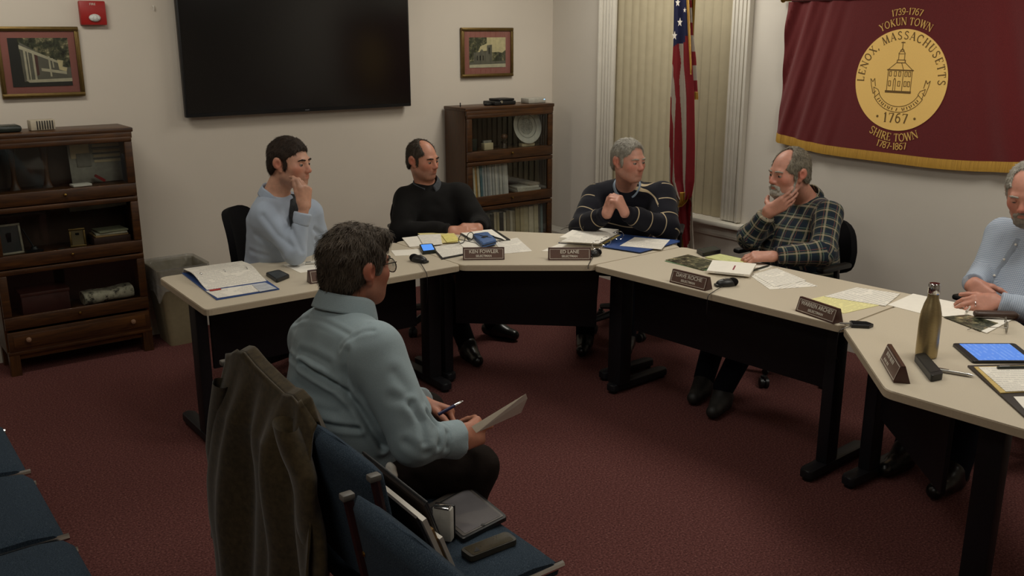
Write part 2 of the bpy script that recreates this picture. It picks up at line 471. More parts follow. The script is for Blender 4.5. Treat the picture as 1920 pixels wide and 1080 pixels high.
b = B().box((XW-.012, 4.535, 2.55), (.024, 1.37, .15), .004); struct('head_casing', b, M_WHT, win)
b = B().box((XW-.03, 4.53, .612), (.11, 1.46, .032), .008); struct('stool', b, M_WHT, win)
b = B().box((XW-.013, 4.53, .555), (.022, 1.40, .078), .004).box((XW-.025, 4.53, .585), (.02, 1.40, .016), .005).box((XW-.021, 4.53, .535), (.012, 1.40, .014), .004); struct('apron', b, M_WHT, win)
# vertical blind
M_BLIND = plain('beige blind vane', 'ab9f84', .7, var=.04, scale=14)
vb = thing('vertical_blind', 'closed beige vertical blind hanging in the white window frame behind the flag', 'blind', (XW-.03+.05, 4.53, WZ0+.001))
b = B(); n = 15; w = (WY1-WY0-.01)/n
for i in range(n):
    yc = -(WY1-WY0)/2+.005+w*(i+.5)
    def vane(u, v, yc=yc, i=i):
        y = (u-.5)*w*1.22; c = .012*(1-(2*u-1)**2)
        return (.018-(u-.5)*.022-c, yc+y, .001+v*(WZ1-WZ0-.07))
    b.grid(vane, 6, 1, .0012)
obj('vanes', b, M_BLIND, vb)
obj('head_rail', B().box((.02, 0, WZ1-WZ0-.055), (.04, WY1-WY0-.02, .05), .004), M_WHT, vb)
obj('pull_cord', B().tube([(-.008, -.535, .35), (-.008, -.535, WZ1-WZ0-.09)], .0018, 6).lathe([(.002, .33), (.008, .332), (.008, .352), (.003, .358)], 10, Mloc((-.008, -.535, 0))), M_WHT, vb)
# ceiling fixtures are above the frame: plain lamps of the room, and one added wall light
def ceil_light(x, y, sx, sy, pw, col=(1, .965, .865)):
    l = bpy.data.lights.new('ceiling_area_light', 'AREA'); l.shape = 'RECTANGLE'; l.size = sx; l.size_y = sy; l.energy = pw; l.color = col
    o = bpy.data.objects.new('ceiling_area_light', l); COL.objects.link(o); o.location = (x, y, CH-.03); return o
LIGHTS = [(4.0, 4.3, 26), (3.7, 1.5, 23), (1.7, 2.6, 15), (-.4, 1.3, 12), (2.6, -.4, 8)]
for x, y, p in LIGHTS: ceil_light(x, y, .6, 1.15, p)
ceil_light(.6, 4.6, 1.1, .3, 19).rotation_euler = (rad(42), 0, 0)      # added lamp, tilted to brighten the left wall; no such fixture known
w = bpy.data.worlds.new('World'); SC.world = w; w.use_nodes = True
w.node_tree.nodes['Background'].inputs[0].default_value = (.5, .45, .4, 1); w.node_tree.nodes['Background'].inputs[1].default_value = .02
vs = SC.view_settings; vs.view_transform = 'Standard'; vs.look = 'None'; vs.gamma = 1; vs.exposure = 0.0; vs.use_curve_mapping = False
SC.cycles.max_bounces = 6; SC.cycles.transparent_max_bounces = 12; SC.cycles.use_denoising = True
SC.cycles.caustics_reflective = False; SC.cycles.caustics_refractive = False

# ================================================================== wall things
# television
tv0 = atY(349, 222, YW-.07); tv1 = atY(771, 198, YW-.07); tvw = tv1.x-tv0.x
tv = thing('wall_television', 'large black flat screen television hung on the wall between two framed photos', 'television', ((tv0.x+tv1.x)/2, YW-.002, 1.325))
TH = tvw*.572
M_SCR = plain('dark screen', '0c0b0c', .16, var=.1, scale=3, spec=.5)
obj('housing', B().box((0, -.052, TH/2), (tvw, .036, TH), .006), M_BLKP, tv)
obj('screen', B().box((0, -.0705, TH/2+.006), (tvw-.022, .002, TH-.034)), M_SCR, tv, smooth=False)
obj('wall_bracket', B().box((0, -.018, TH/2), (.5, .032, .35), .003), M_BLK, tv)
obj('maker_mark', B().box((0, -.0708, .0105), (.03, .0012, .005)), plain('grey print', '55555a'), tv, smooth=False)
# framed photographs
def pic_mat(name, seed, kind):
    N = NT(name); v = N.coord('Object'); sep = N.n('ShaderNodeSeparateXYZ'); N.l(v, sep.inputs[0])
    f = N.noise(v, 26, 5, .7); mp = N.n('ShaderNodeMapping'); mp.inputs['Location'].default_value = (seed, seed, 0); N.l(v, mp.inputs[0])
    f = N.noise(mp.outputs[0], 22, 5, .75)
    N.col(N.ramp(f, [(.36, srgb('1b1d18')), (.5, srgb('464a38')), (.58, srgb('7b7458')), (.68, srgb('d0c298'))])); N.set(Roughness=.25); return N.m
M_MAT = plain('rose mat board', 'a8645c', .7, var=.05, scale=60)
def framed(label, x0, x1, z0, z1, kind):
    w, h = x1-x0, z1-z0; t = thing('framed_photograph', label, 'picture', ((x0+x1)/2, YW-.001, z0))
    fw = .024; b = B()
    for cx, cz, sx, sz in ((0, fw/2, w, fw), (0, h-fw/2, w, fw), (-w/2+fw/2, h/2, fw, h-2*fw), (w/2-fw/2, h/2, fw, h-2*fw)):
        b.box((cx, -.014, cz), (sx, .026, sz), .004)
        b.box((cx, -.026, cz), (max(sx-.012, .010), .010, max(sz-.012, .010)), .003)
    obj('frame', b, M_GOLD, t)
    obj('mat_board', B().box((0, -.012, h/2), (w-2*fw+.004, .006, h-2*fw+.004)), M_MAT, t, smooth=False)
    mx = .036 if kind == 'house' else .045
    pw, ph = w-2*fw-2*mx, h-2*fw-2*mx
    M_W = plain('pale facade', 'd2c6aa', .5); M_D = plain('dark print', '1b1c1a', .4); M_SKY = plain('cream sky print', 'e6d3a4', .4); M_R = plain('brick print', '5a3430', .4); M_G = plain('grey print stone', '6f6a5e', .4)
    y = -.0158; b = B(); ms = [pic_mat('foliage print '+kind, 3.1 if kind == 'house' else 8.2, kind), M_W, M_D, M_SKY, M_R, M_G]
    cz = h/2
    b.box((0, y, cz), (pw, .0016, ph))
    def q(pts, mi, dy): b.m(mi); b.prism([(px*pw, pz*ph) for px, pz in pts], 0, .0006, Matrix.Translation((0, y-.0008-dy, cz)) @ Matrix.Rotation(PI/2, 4, 'X')); b.m(0)
    if kind == 'house':
        q([(-.32, .42), (.02, .18), (.4, -.1), (.5, -.12), (.5, -.38), (-.3, -.4)], 5, .0)
        q([(-.5, .5), (-.34, .5), (-.3, -.4), (-.5, -.5)], 2, .0004)
        q([(-.12, .2), (-.04, .15), (-.04, -.25), (-.1, -.3)], 4, .0008)
        q([(-.33, .36), (.3, .02), (.3, -.03), (-.33, .28)], 1, .001)
        for xa, zt, zb, ww in ((-.27, .3, -.38, .035), (-.21, .26, -.38, .02), (-.13, .24, -.37, .035), (.13, .12, -.3, .03), (.19, .08, -.12, .02)):
            q([(xa, zt), (xa+ww, zt), (xa+ww+.01, zb), (xa+.01, zb)], 1, .0016)
        q([(0, -.12), (.42, -.2), (.42, -.26), (0, -.18)], 1, .0014)
        q([(.28, .05), (.38, .03), (.36, -.1), (.44, -.12), (.42, -.2), (.3, -.16)], 3, .0018)
        q([(-.28, -.36), (.5, -.34), (.5, -.41), (-.22, -.42)], 1, .002)
        q([(-.5, -.42), (.5, -.41), (.5, -.5), (-.5, -.5)], 2, .0022)
    else:
        q([(-.02, .5), (.5, .5), (.5, .08), (.4, -.02), (.3, .02), (.14, .0), (-.0, .06), (-.18, .04), (-.28, -.02), (-.2, .2), (-.02, .3)], 3, .0)
        q([(-.38, .0), (-.22, .02), (-.16, .12), (-.1, .02), (-.02, .04), (-.02, .24), (.12, .26), (.12, -.3), (-.38, -.32)], 5, .0004)
        for k in (-.3, -.22, -.14): q([(k, -.1), (k+.03, -.1), (k+.03, -.26), (k, -.26)], 2, .0008)
        q([(.02, .16), (.06, .16), (.06, -.05), (.02, -.05)], 2, .0008)
        q([(-.5, -.32), (.5, -.28), (.5, -.42), (-.5, -.42)], 5, .001); q([(-.5, -.4), (.5, -.38), (.5, -.5), (-.5, -.5)], 1, .0012)
    obj('print', b, ms, t, smooth=False)
    obj('glazing', B().box((0, -.0225, h/2), (w-2*fw+.002, .0015, h-2*fw+.002)), M_GLASS, t, smooth=False)
p = atY(5, 184, YW-.02), atY(160, 50, YW-.02)
framed('framed photograph of a white columned house, on the wall left of the television', p[0].x, atY(160, 174, YW-.02).x, p[0].z-.004, p[1].z, 'house')
p = atY(866, 146, YW-.02), atY(962, 52, YW-.02)
framed('small framed photograph of a stone church tower, on the wall above the right bookcase', p[0].x, p[1].x, p[0].z, p[1].z, 'church')
# fire alarm
a0 = atY(152, 47, YW-.03); a1 = atY(196, 2, YW-.03)
M_RED = plain('alarm red', '9c1a16', .4, var=.06)
al = thing('fire_alarm', 'red fire alarm strobe on the wall above the white columned house photo', 'alarm', ((a0.x+a1.x)/2, YW-.001, a0.z))
aw = a1.x-a0.x; ah = a1.z-a0.z
obj('housing', B().box((0, -.02, ah/2), (aw, .038, ah), .007), M_RED, al)
obj('strobe_lens', B().sphere((.004, -.044, ah*.3), (aw*.23, .016, ah*.16)), plain('clear lens', 'cfcfca', .1, var=.3, scale=90), al)
tm = text_mesh('FIRE', .018); o = obj('lettering', tm, M_WHT, al, smooth=False); o.location = (0, -.0398, ah*.86); o.rotation_euler = (PI/2, 0, 0)
tag(obj('wall_hook', B().lathe([(.002, 0), (.007, .002), (.007, .006), (.003, .008)], 10, Mloc((0, 0, 0), 0, PI/2)).box((0, -.012, -.012), (.006, .006, .022), .002), M_WHT, loc=atY(287, 12, YW-.001)), 'tiny white hook on the bare wall between red alarm and television', 'hook')

# ================================================================== barrister bookcases
BH = 1.31
def bookcase(label, x0, x1, yf, drawer):
    w = x1-x0; d = YW-.022-yf; t = thing('bookcase', label, 'bookcase', ((x0+x1)/2, yf, 0))
    s = .022
    for sx in (-1, 1): obj('side_panel', B().box((sx*(w/2-s/2), d/2+.012, (BH+.12)/2), (s, d-.024, BH-.12-.006), .002), M_OAKV, t)
    obj('back_panel', B().box((0, d-.006, (BH+.12)/2), (w-2*s, .01, BH-.14)), plain('dark cabinet back', '37210f', .6, var=.15, scale=12), t, smooth=False)
    obj('top', B().box((0, d/2, BH-.012), (w+.016, d, .024), .005).box((0, .010, BH-.04), (w-.002, .018, .034), .003), M_OAK, t)
    b = B()
    for z in (.985, .645, .305, .13): b.box((0, d/2+.008, z), (w-2*s, d-.05, .016), .002)
    obj('shelf_boards', b, M_OAK, t)
    for z0, z1, nm in ((.93, 1.262, 'upper'), (.60, .925, 'middle'), (.262, .592, 'lower')):
        b = B(); r = .042
        b.box((0, .010, z0+.035), (w-.01, .02, .07), .004); b.box((0, .010, z1-.014), (w-.01, .02, .028), .004)
        for sx in (-1, 1): b.box((sx*(w/2-.005-r/2), .010, (z0+z1)/2+.021), (r, .02, z1-z0-.10), .004)
        dr = obj('door', b, M_OAK, t)
        obj('pane', B().box((0, .012, (z0+z1)/2+.02), (w-.01-2*r+.01, .003, z1-z0-.09)), M_GLASS, dr, smooth=False)
        obj('knob', B().lathe([(.004, 0), (.004, .008), (.009, .012), (.008, .018), (.003, .02)], 12, Mloc((0, 0, z0+.04), 0, PI/2)), M_BRASS, dr)
    if drawer:
        dr = obj('drawer', B().box((0, .009, .192), (w-.02, .018, .112), .004).box((0, -.001, .192), (w-.07, .004, .075), .003), M_OAK, t)
        for sx in (-1, 1): obj('knob', B().lathe([(.006, 0), (.006, .008), (.014, .012), (.012, .022), (.004, .025)], 14, Mloc((sx*w*.36, -.002, .2), 0, PI/2)), plain('worn wooden knob', '8b6a52', .4), dr)
    else: obj('plinth_rail', B().box((0, .009, .192), (w-.02, .018, .112), .004), M_OAK, t)
    obj('apron_rail', B().box((0, .012, .128), (w-.004, .022, .022), .003).box((0, .03, .105), (w-.1, .012, .04), .003), M_OAK, t)
    for sx in (-1, 1):
        for yy in (.028, d-.03): obj('leg', B().prism([(-.026, -.026), (.026, -.026), (.026, .026), (-.026, .026)], 0, .122, Matrix.Translation((sx*(w/2-.03), yy, 0)), .0), M_OAKV, t, smooth=False)
    return t
B1X0, B1X1, B1Y = .70, 1.468, 5.478
B2X0, B2X1, B2Y = 3.735, 4.525, 5.485
bookcase('dark oak glass-fronted bookcase with a bottom drawer, left under the house photo', B1X0, B1X1, B1Y, True)
bookcase('dark oak glass-fronted bookcase behind the men, under the church photo in the corner', B2X0, B2X1, B2Y, False)
# ================================================================== tables
def leg_T(t, p, ang, length=.46, back=.30, thick=.055):
    """a T-leg: upright column, long foot, two glides; local x of the foot points outwards (away from the aisle)"""
    M = Mloc((p[0], p[1], 0), ang)
    lg = obj('leg', B().box((0, 0, .37), (.085, thick, .64), .008, M), M_BLK, t)
    obj('foot', B().prism(round_poly([(-(length-back), -.03), (back, -.03), (back, .03), (-(length-back), .03)], .025), .018, .052, M, .008), M_BLK, lg)
    b = B()
    for x in (-(length-back)+.03, back-.03): b.lathe([(.02, 0), (.022, .012), (.012, .019)], 12, M @ Mloc((x, 0, 0)))
    obj('glides', b, M_BLKP, lg)
    obj('bracket', B().box((0, 0, .684), (.30, .05, .012), .002, M), M_SILVER, lg)
    return lg
def table(label, poly, legs, panels, r=.03):
    c = sum((Vector(p).to_3d() for p in poly), Vector())/len(poly); c.z = 0
    t = thing('meeting_table', label, 'table', c, 0, 'horseshoe of meeting tables')
    L = [(p[0]-c.x, p[1]-c.y) for p in poly]
    rp = round_poly(L, r)
    obj('tabletop', B().prism(rp, TZ-.028, TZ, None, .003), M_LAM, t, smooth=False)
    b = B(); ctr = sum((Vector(p) for p in rp), Vector((0, 0)))/len(rp); n = len(rp)
    o = [Vector(p)+(Vector(p)-ctr).normalized()*.0022 for p in rp]
    for i in range(n):
        a, d = o[i], o[(i+1) % n]; ai, di = Vector(rp[i]), Vector(rp[(i+1) % n])
        vs = [b.bm.verts.new((q.x, q.y, z)) for q, z in ((a, TZ-.029), (d, TZ-.029), (d, TZ-.004), (a, TZ-.004), (ai, TZ-.029), (di, TZ-.029), (di, TZ-.004), (ai, TZ-.004))]
        for f in ((0, 1, 2, 3), (3, 2, 6, 7), (1, 0, 4, 5)): b.bm.faces.new([vs[k] for k in f])
    bmesh.ops.remove_doubles(b.bm, verts=b.bm.verts, dist=1e-5)
    obj('edge_band', b, M_EDGE, t, smooth=False)
    for p, a, *kw in legs: leg_T(t, (p[0]-c.x, p[1]-c.y), a, **(kw[0] if kw else {}))
    for a, d, zb in panels:
        a = Vector((a[0]-c.x, a[1]-c.y, 0)); d = Vector((d[0]-c.x, d[1]-c.y, 0)); v = d-a; m = (a+d)/2
        obj('modesty_panel', B().box((0, 0, (zb+.69)/2), (v.length, .018, .69-zb), .003, Mloc(m, math.atan2(v.y, v.x))), M_BLK, t)
    return t
table('straight beige meeting table at the left end, the open ring binder lying on it', [(1.208, 3.70), (2.474, 3.70), (2.474, 4.35), (1.22, 4.35)], [((1.275, 4.01), PI/2), ((2.485, 4.01), PI/2, dict(thick=.075))], [((1.32, 4.0), (2.39, 4.0), .35)])
table('beige corner table in front of the black sweater and the striped sweater', [(2.480, 3.70), (2.992, 3.316), (3.640, 3.336), (3.657, 3.62), (3.095, 4.265), (2.98, 4.35), (2.480, 4.35)],
      [((2.585, 4.03), PI/2, dict(length=.36, back=.29)), ((3.36, 3.50), 0, dict(length=.38, back=.26))], [((2.62, 3.97), (3.17, 3.47), .33)])
table('straight beige meeting table on the right in front of the plaid shirt', [(2.995, 3.308), (3.108, 1.993), (3.75, 2.04), (3.643, 3.328)], [((3.215, 3.335), 0.05, dict(length=.43, back=.36, thick=.09)), ((3.285, 2.12), .05)], [((3.205, 3.22), (3.285, 2.16), .37)])
table('beige corner table nearest the right edge, carrying the steel bottle and the tablet', [(3.105, 1.983), (2.636, 1.512), (2.69, .87), (3.05, .88), (3.72, 1.62), (3.752, 2.03)],
      [((3.37, 2.0-.03), 0.0), ((2.86, 1.255), -PI/2, dict(length=.42, back=.36))], [((3.34, 1.92), (2.91, 1.42), .30)])

# ================================================================== black task chairs
def task_chair(label, x, y, rz, z=.47, bh=.93):
    """front is local +x"""
    t = thing('office_chair', label, 'chair', (x, y, 0), rz, 'black office chairs round the tables')
    obj('seat', B().prism(round_poly([(-.22, -.23), (.24, -.235), (.24, .235), (-.22, .23)], .09, 6), z-.075, z-.005, None, .02), M_BLKF, t)
    z0, z1 = .56, bh; zc, hh_ = (z0+z1)/2, (z1-z0)/2
    def back(u, v):
        a = u*2*PI; c, s_ = math.cos(a), math.sin(a); n = 3.2; rr = (abs(c)**n+abs(s_)**n)**(-1/n)*max(v, .001)
        y, z = c*rr, s_*rr; wd = .238*(1-.16*max(0, z))
        return (-.215-.045*(z+1)/2+.05*y*y+.02*math.cos(z*PI/2), y*wd, zc+z*hh_)
    bb = B().grid(back, 36, 8, 0, True); bmesh.ops.remove_doubles(bb.bm, verts=bb.bm.verts, dist=.0008)
    bmesh.ops.recalc_face_normals(bb.bm, faces=bb.bm.faces); bmesh.ops.solidify(bb.bm, geom=bb.bm.faces[:], thickness=.035)
    obj('backrest', bb, M_BLKF, t, angle=50)
    obj('back_support', B().box((-.25, 0, .55), (.03, .07, .3), .01).box((-.14, 0, .41), (.25, .07, .02), .006), M_BLKP, t)
    obj('gas_column', B().lathe([(.026, .12), (.026, .3), (.018, .3), (.018, z-.07)], 14).box((0, 0, z-.09), (.2, .16, .03), .008), M_BLKP, t)
    b = B()
    for k in range(5):
        a = k*2*PI/5+.3; b.tube([(0, 0, .13), (.14*math.cos(a), .14*math.sin(a), .115), (.27*math.cos(a), .27*math.sin(a), .085)], [.032, .024, .018], 8)
    obj('star_base', b, M_BLKP, t)
    for k in range(5):
        a = k*2*PI/5+.3; p = (.275*math.cos(a), .275*math.sin(a), .028)
        obj('caster', B().lathe([(.01, -.028), (.028, -.022), (.028, -.006), (.02, -.003), (.02, .003), (.028, .006), (.028, .022), (.01, .028)], 14, Mloc(p, a+.7, PI/2)).box((p[0], p[1], .055), (.03, .03, .03), .008), M_BLKP, t)
    for s in (-1, 1):
        ar = obj('armrest', B().box((.02, s*.275, .66), (.24, .05, .028), .012), M_BLKP, t)
        obj('arm_post', B().tube([(-.02, s*.20, .42), (-.02, s*.275, .44), (0, s*.275, .645)], .014, 8), M_BLKP, ar)
    return t
task_chair('black office chair behind the man in the pale blue shirt and tie', 1.95, 4.62, rad(-40), .47, .93)
task_chair('black office chair under the man in the black sweater', 3.08, 4.86, rad(-105), .47, .87)
task_chair('black office chair behind the striped sweater, left of the flag', 4.03, 4.08, rad(-140), .47, .90)
task_chair('black office chair behind the man in the plaid shirt', 4.13, 2.98, rad(178), .47, .86)
task_chair('black office chair of the man in gingham at the right edge', 4.12, 1.74, rad(165), .47, .90)

# ================================================================== blue stacking chairs
def m_bluefab():
    N = NT('blue chair fabric'); v = N.coord('Object'); f = N.noise(v, 420, 3, .7)
    N.col(N.ramp(f, [(.3, srgb('1d2630')), (.55, srgb('333f4b')), (.75, srgb('556069'))])); N.set(Roughness=.95); N.b.inputs['Specular IOR Level'].default_value = .15
    N.bump(f, .35, .003); return N.m
M_BLUE = m_bluefab()
M_BLKREFL = plain('black post red brown reflection', '2c1618', .35, var=.15, scale=30)  # black chair frame, with the red brown reflection on it put into its colour
def stack_chair(label, x, y, gap=.0):
    """front is local +x; origin under the seat centre"""
    t = thing('stacking_chair', label, 'chair', (x, y, 0), 0, 'blue upholstered stacking chairs in rows')
    w = .475
    def seat(u, v): return None
    prof = [(-.24, .405), (-.245, .44), (-.20, .462), (0, .458), (.17, .462), (.235, .452), (.262, .425), (.255, .40)]
    b = B(); rows = []
    for yy, sc in ((-w/2, .80), (-w/2+.02, .97), (-w/2+.06, 1), (0, 1), (w/2-.06, 1), (w/2-.02, .97), (w/2, .80)):
        rows.append([b.bm.verts.new((px*(.985 if sc < .9 else 1), yy, .40+(pz-.40)*sc)) for px, pz in prof])
    for r0, r1 in zip(rows, rows[1:]):
        for i in range(len(prof)): b.bm.faces.new((r0[i], r0[(i+1) % len(prof)], r1[(i+1) % len(prof)], r1[i]))
    b.bm.faces.new(rows[0]); b.bm.faces.new(list(reversed(rows[-1]))); bmesh.ops.recalc_face_normals(b.bm, faces=b.bm.faces)
    obj('seat', b, M_BLUE, t, angle=60)
    def back(u, v):
        a = u*2*PI; n = 4.0
        c, s = math.cos(a), math.sin(a); rr = (abs(c)**n+abs(s)**n)**(-1/n)
        th = .030 if v < .93 else .030*math.sqrt(max(0.02, 1-((v-.93)/.07)**2))
        top = .028*(1-(c*rr)**2)
        return (-.235-.058*v + s*rr*th + .022*(c*rr)**2, c*rr*(w/2-.022), .52+v*(.335+top*v))
    b = B().grid(back, 28, 16, 0, True)
    vs = sorted([q for q in b.bm.verts], key=lambda q: q.co.z)
    bd = [e for e in b.bm.edges if len(e.link_faces) == 1]
    bmesh.ops.holes_fill(b.bm, edges=bd, sides=0); bmesh.ops.recalc_face_normals(b.bm, faces=b.bm.faces)
    obj('backrest', b, M_BLUE, t, angle=70)
    for s in (-1, 1):
        yy = s*(w/2-.006)
        obj('back_post', B().tube([(-.22, yy, .40), (-.232, yy, .52), (-.287, yy, .845)], .012, 8), M_BLKREFL, t)
        obj('post_cap', B().box((-.289, yy, .852), (.03, .024, .016), .004), plain('grey post cap', '5f5b55', .5), t)
        obj('leg', B().tube([(.20, yy, .40), (.235, yy, .02)], .012, 8).lathe([(.016, 0), (.016, .02), (.012, .026)], 10, Mloc((.236, yy, 0))), M_BLKREFL, t)
        obj('leg', B().tube([(-.20, yy, .40), (-.27, yy, .02)], .012, 8).lathe([(.016, 0), (.016, .02), (.012, .026)], 10, Mloc((-.272, yy, 0))), M_BLKREFL, t)
        obj('side_rail', B().tube([(-.235, yy+s*.003, .425 if s < 0 else .40), (.272, yy+s*.003, .425 if s < 0 else .40)], .0105, 8), M_CHROME, t)
    b = B()
    for s in (-1, 1): b.lathe([(.004, 0), (.007, .002), (.004, .004)], 8, Mloc((-.285, s*.17, .74), 0, 0, -PI/2))
    obj('rivets', b, M_BRASS, t)
    return t
stack_chair('blue stacking chair under the man in the denim shirt, brown jacket on its back', 1.205, 2.435)
stack_chair('blue stacking chair with phone and tablet on its seat, in front of the jacket', 1.195, 1.952)
stack_chair('blue stacking chair at the bottom edge of the picture, nearest the camera', 1.105, 1.445)
stack_chair('blue stacking chair seat at the left edge, uppermost of the three seats', .150, 3.43)
stack_chair('blue stacking chair seat at the left edge, middle of the three seats', .155, 2.915)
stack_chair('blue stacking chair seat at the left edge, lowest of the three seats', .165, 2.40)

# ================================================================== waste bin
wb = thing('waste_bin', 'beige plastic waste bin with a clear liner between the bookcase and the left table', 'bin', (1.672, 5.60, 0))
M_BIN = plain('beige bin plastic', '8f8468', .5, var=.06)
bp0 = round_poly([(-.105, -.12), (.105, -.12), (.105, .12), (-.105, .12)], .03, 4); bp1 = round_poly([(-.15, -.16), (.15, -.16), (.15, .16), (-.15, .16)], .04, 4)
b = B(); rows = []
for z, k in ((0, 0), (.008, .02), (.44, .93), (.455, 1.02), (.475, 1.02), (.475, .95), (.43, .86), (.02, -.02)):
    rows.append([b.bm.verts.new((p[0]+(q[0]-p[0])*k, p[1]+(q[1]-p[1])*k, z)) for p, q in zip(bp0, bp1)])
for r0, r1 in zip(rows, rows[1:]):
    for i in range(len(bp0)): b.bm.faces.new((r0[i], r0[(i+1) % len(bp0)], r1[(i+1) % len(bp0)], r1[i]))
b.bm.faces.new(list(reversed(rows[0]))); b.bm.faces.new(rows[-1])
obj('body', b, M_BIN, wb)
def m_film():
    N = NT('clear liner film'); t = N.n('ShaderNodeBsdfTransparent'); t.inputs[0].default_value = (.82, .82, .8, 1)
    N.b.inputs['Base Color'].default_value = (.5, .48, .44, 1); N.set(Roughness=.18)
    f = N.noise(N.coord('Object', (1, 1, .5)), 22, 3); mx = N.n('ShaderNodeMixShader')
    N.bump(f, .8, .02); N.l(N.math('MULTIPLY_ADD', f, .35, .12), mx.inputs[0]); N.l(t.outputs[0], mx.inputs[1]); N.l(N.b.outputs[0], mx.inputs[2]); N.l(mx.outputs[0], N.out.inputs['Surface']); return N.m
def liner(u, v):
    a = u*len(bp1); i = int(a) % len(bp1); p = Vector(bp1[i]).lerp(Vector(bp1[(i+1) % len(bp1)]), a-int(a))
    wv = .006*math.sin(u*60)+.004*math.sin(u*131+v*7)
    if v < .35: k = .93; z = .36+.13*v/.35; k = .94+wv
    else:
        q = (v-.35)/.65; k = 1.06+wv+.03*q; z = .49-q*(.17+.035*math.sin(u*23))
    return (p.x*k, p.y*k, z)
obj('liner', B().grid(liner, 96, 14, 0, True), m_film(), wb)

# ================================================================== things in and on the bookcases
S1, S2, S3 = .994, .654, .314
def on_case(px, py, yf): return atY(px, py, yf).x
YF1, YF2 = B1Y+.05, B2Y+.05
def tbox(name, label, cat, c, d, mat, bev=.003, rz=0, group=None, rx=0):
    o = obj(name, B().box((0, 0, d[2]/2), d, bev), mat, loc=c, rot=(rx, 0, rz)); return tag(o, label, cat, group)
C1 = plain('dark green black plastic', '1d241f', .35, var=.15); M_GREY = plain('grey card', '8d8a80', .7, var=.08, scale=25); M_CREAM = plain('cream card', 'd9c8a2', .7, var=.06)
# top of left bookcase
p = atY(10, 237, B1Y+.14)
o = tbox('network_device', 'dark low electronic box on top of the left bookcase, at the picture edge', 'electronics', (p.x-.03, B1Y+.15, BH+.001), (.20, .13, .035), C1, .014)
p = atY(80, 236, B1Y+.12)
g = thing('vent_grille_box', 'small beige slotted box standing on top of the left bookcase', 'box', (p.x, B1Y+.12, BH+.001), .1)
obj('housing', B().box((0, .02, .028), (.125, .06, .055), .004), plain('beige device plastic', 'b3a893', .5), g)
b = B()
for k in range(7): b.box((-.03+k*.013, -.0115, .028), (.006, .004, .046), .001)
obj('slots', b, plain('dark slot', '221d18', .6), g)
# top shelf: two flared dark uprights, mounted display board, card, red pen
for k, (px, lb) in enumerate(((18, 'flared dark brown upright in the top shelf of the left bookcase, left one'), (80, 'flared dark brown upright in the top shelf of the left bookcase, right one'))):
    x = on_case(px+8, 330, YF1+.12)
    def fl(u, v):
        a = u*2*PI; r = .011+.022*v**3+.022*(1-v)**9
        return (r*math.cos(a), r*.7*math.sin(a), v*.262)
    tag(obj('flared_upright', B().grid(fl, 14, 16, 0, True), M_OAKV, loc=(x, B1Y+.17, S1)), lb, 'bracket', 'flared uprights in the top shelf')
x0, x1 = on_case(130, 300, YF1+.15), on_case(243, 300, YF1+.15)
db = thing('display_board', 'grey mounted display board of small cards behind glass in the left bookcase top shelf', 'board', ((x0+x1)/2, B1Y+.20, S1), 0)
bw = x1-x0; bh = .245; M_TILT = Matrix.Rotation(rad(-7), 4, 'X')
obj('backing', B().box((0, 0, bh/2), (bw, .008, bh), .001, M_TILT), plain('grey mounting board', 'a3a094', .7), db)
b = B()
for zz in (.206, .175, .148, .118): b.box((.045, -.006, zz), (.15, .004, .014), .001, M_TILT)
obj('name_strips', b, M_CREAM, db); obj('photo_card', B().box((-.10, -.006, .19), (.10, .004, .10), .001, M_TILT), M_CREAM, db)
obj('grey_card', B().box((-.085, -.010, .13), (.075, .005, .075), .001, M_TILT), plain('mid grey card', '8a877c', .7), db)
b = B()
for zz in (.193, .162, .133): b.box((.045, -.0065, zz), (.16, .003, .004), 0, M_TILT)
obj('ruled_lines', b, M_BLKP, db)
tag(obj('red_penknife', B().prism(round_poly([(-.032, -.008), (.032, -.008), (.032, .008), (-.032, .008)], .007), -.006, .006, Matrix.Rotation(PI/2, 4, 'X')), plain('red plastic', '8a1c1c', .35), loc=(on_case(186, 340, B1Y+.17), B1Y+.145, S1+.03), rot=(0, rad(35), 0)), 'small red knife leaning on the grey display board', 'knife')
tbox('white_card', 'white card lying before the display board in the left bookcase', 'card', (on_case(152, 345, B1Y+.1), B1Y+.11, S1+.001), (.10, .07, .012), M_PAPER, .002, .1)
# middle shelf
def easel_frame(label, x, y, z, w, h, fm, inner, rz=0):
    t = thing('desk_photo', label, 'picture frame', (x, y, z), rz); M = Matrix.Rotation(rad(-10), 4, 'X'); fw = .012
    b = B()
    for cx, cz, sx, sz in ((0, fw/2, w, fw), (0, h-fw/2, w, fw), (-w/2+fw/2, h/2, fw, h-2*fw), (w/2-fw/2, h/2, fw, h-2*fw)): b.box((cx, 0, cz), (sx, .012, sz), .003, M)
    obj('frame', b, fm, t); obj('print', B().box((0, .001, h/2), (w-fw, .004, h-fw), 0, M), inner, t, smooth=False)
    obj('easel_leg', B().box((0, .026, h*.36), (.02, .004, h*.7), .001, Matrix.Rotation(rad(12), 4, 'X')), M_BLKP, t)
easel_frame('pale framed dark photo at the left end of the middle shelf', B1X0+.105, B1Y+.12, S2, .13, .165, plain('pale frame', 'a9a08c', .5), MATS.get('dark print'), .1)
ik = thing('pen_stand', 'black pen stand with one upright pen on the middle shelf', 'pen stand', (on_case(65, 470, YF1+.05), B1Y+.10, S2))
obj('base', B().lathe([(.0, 0), (.045, .002), (.045, .012), (.02, .02), (.014, .034), (.0, .036)], 18), M_BLKP, ik); obj('pen', B().tube([(-.002, 0, .03), (-.045, .01, .135)], [.005, .003], 8), M_BLKP, ik)
tag(obj('silver_medal', B().lathe([(.0, 0), (.02, .001), (.02, .008), (.0, .011)], 16), M_SILVER, loc=(on_case(116, 464, YF1), B1Y+.07, S2+.001)), 'shiny silver medal lying on the middle shelf of the left bookcase', 'medal')
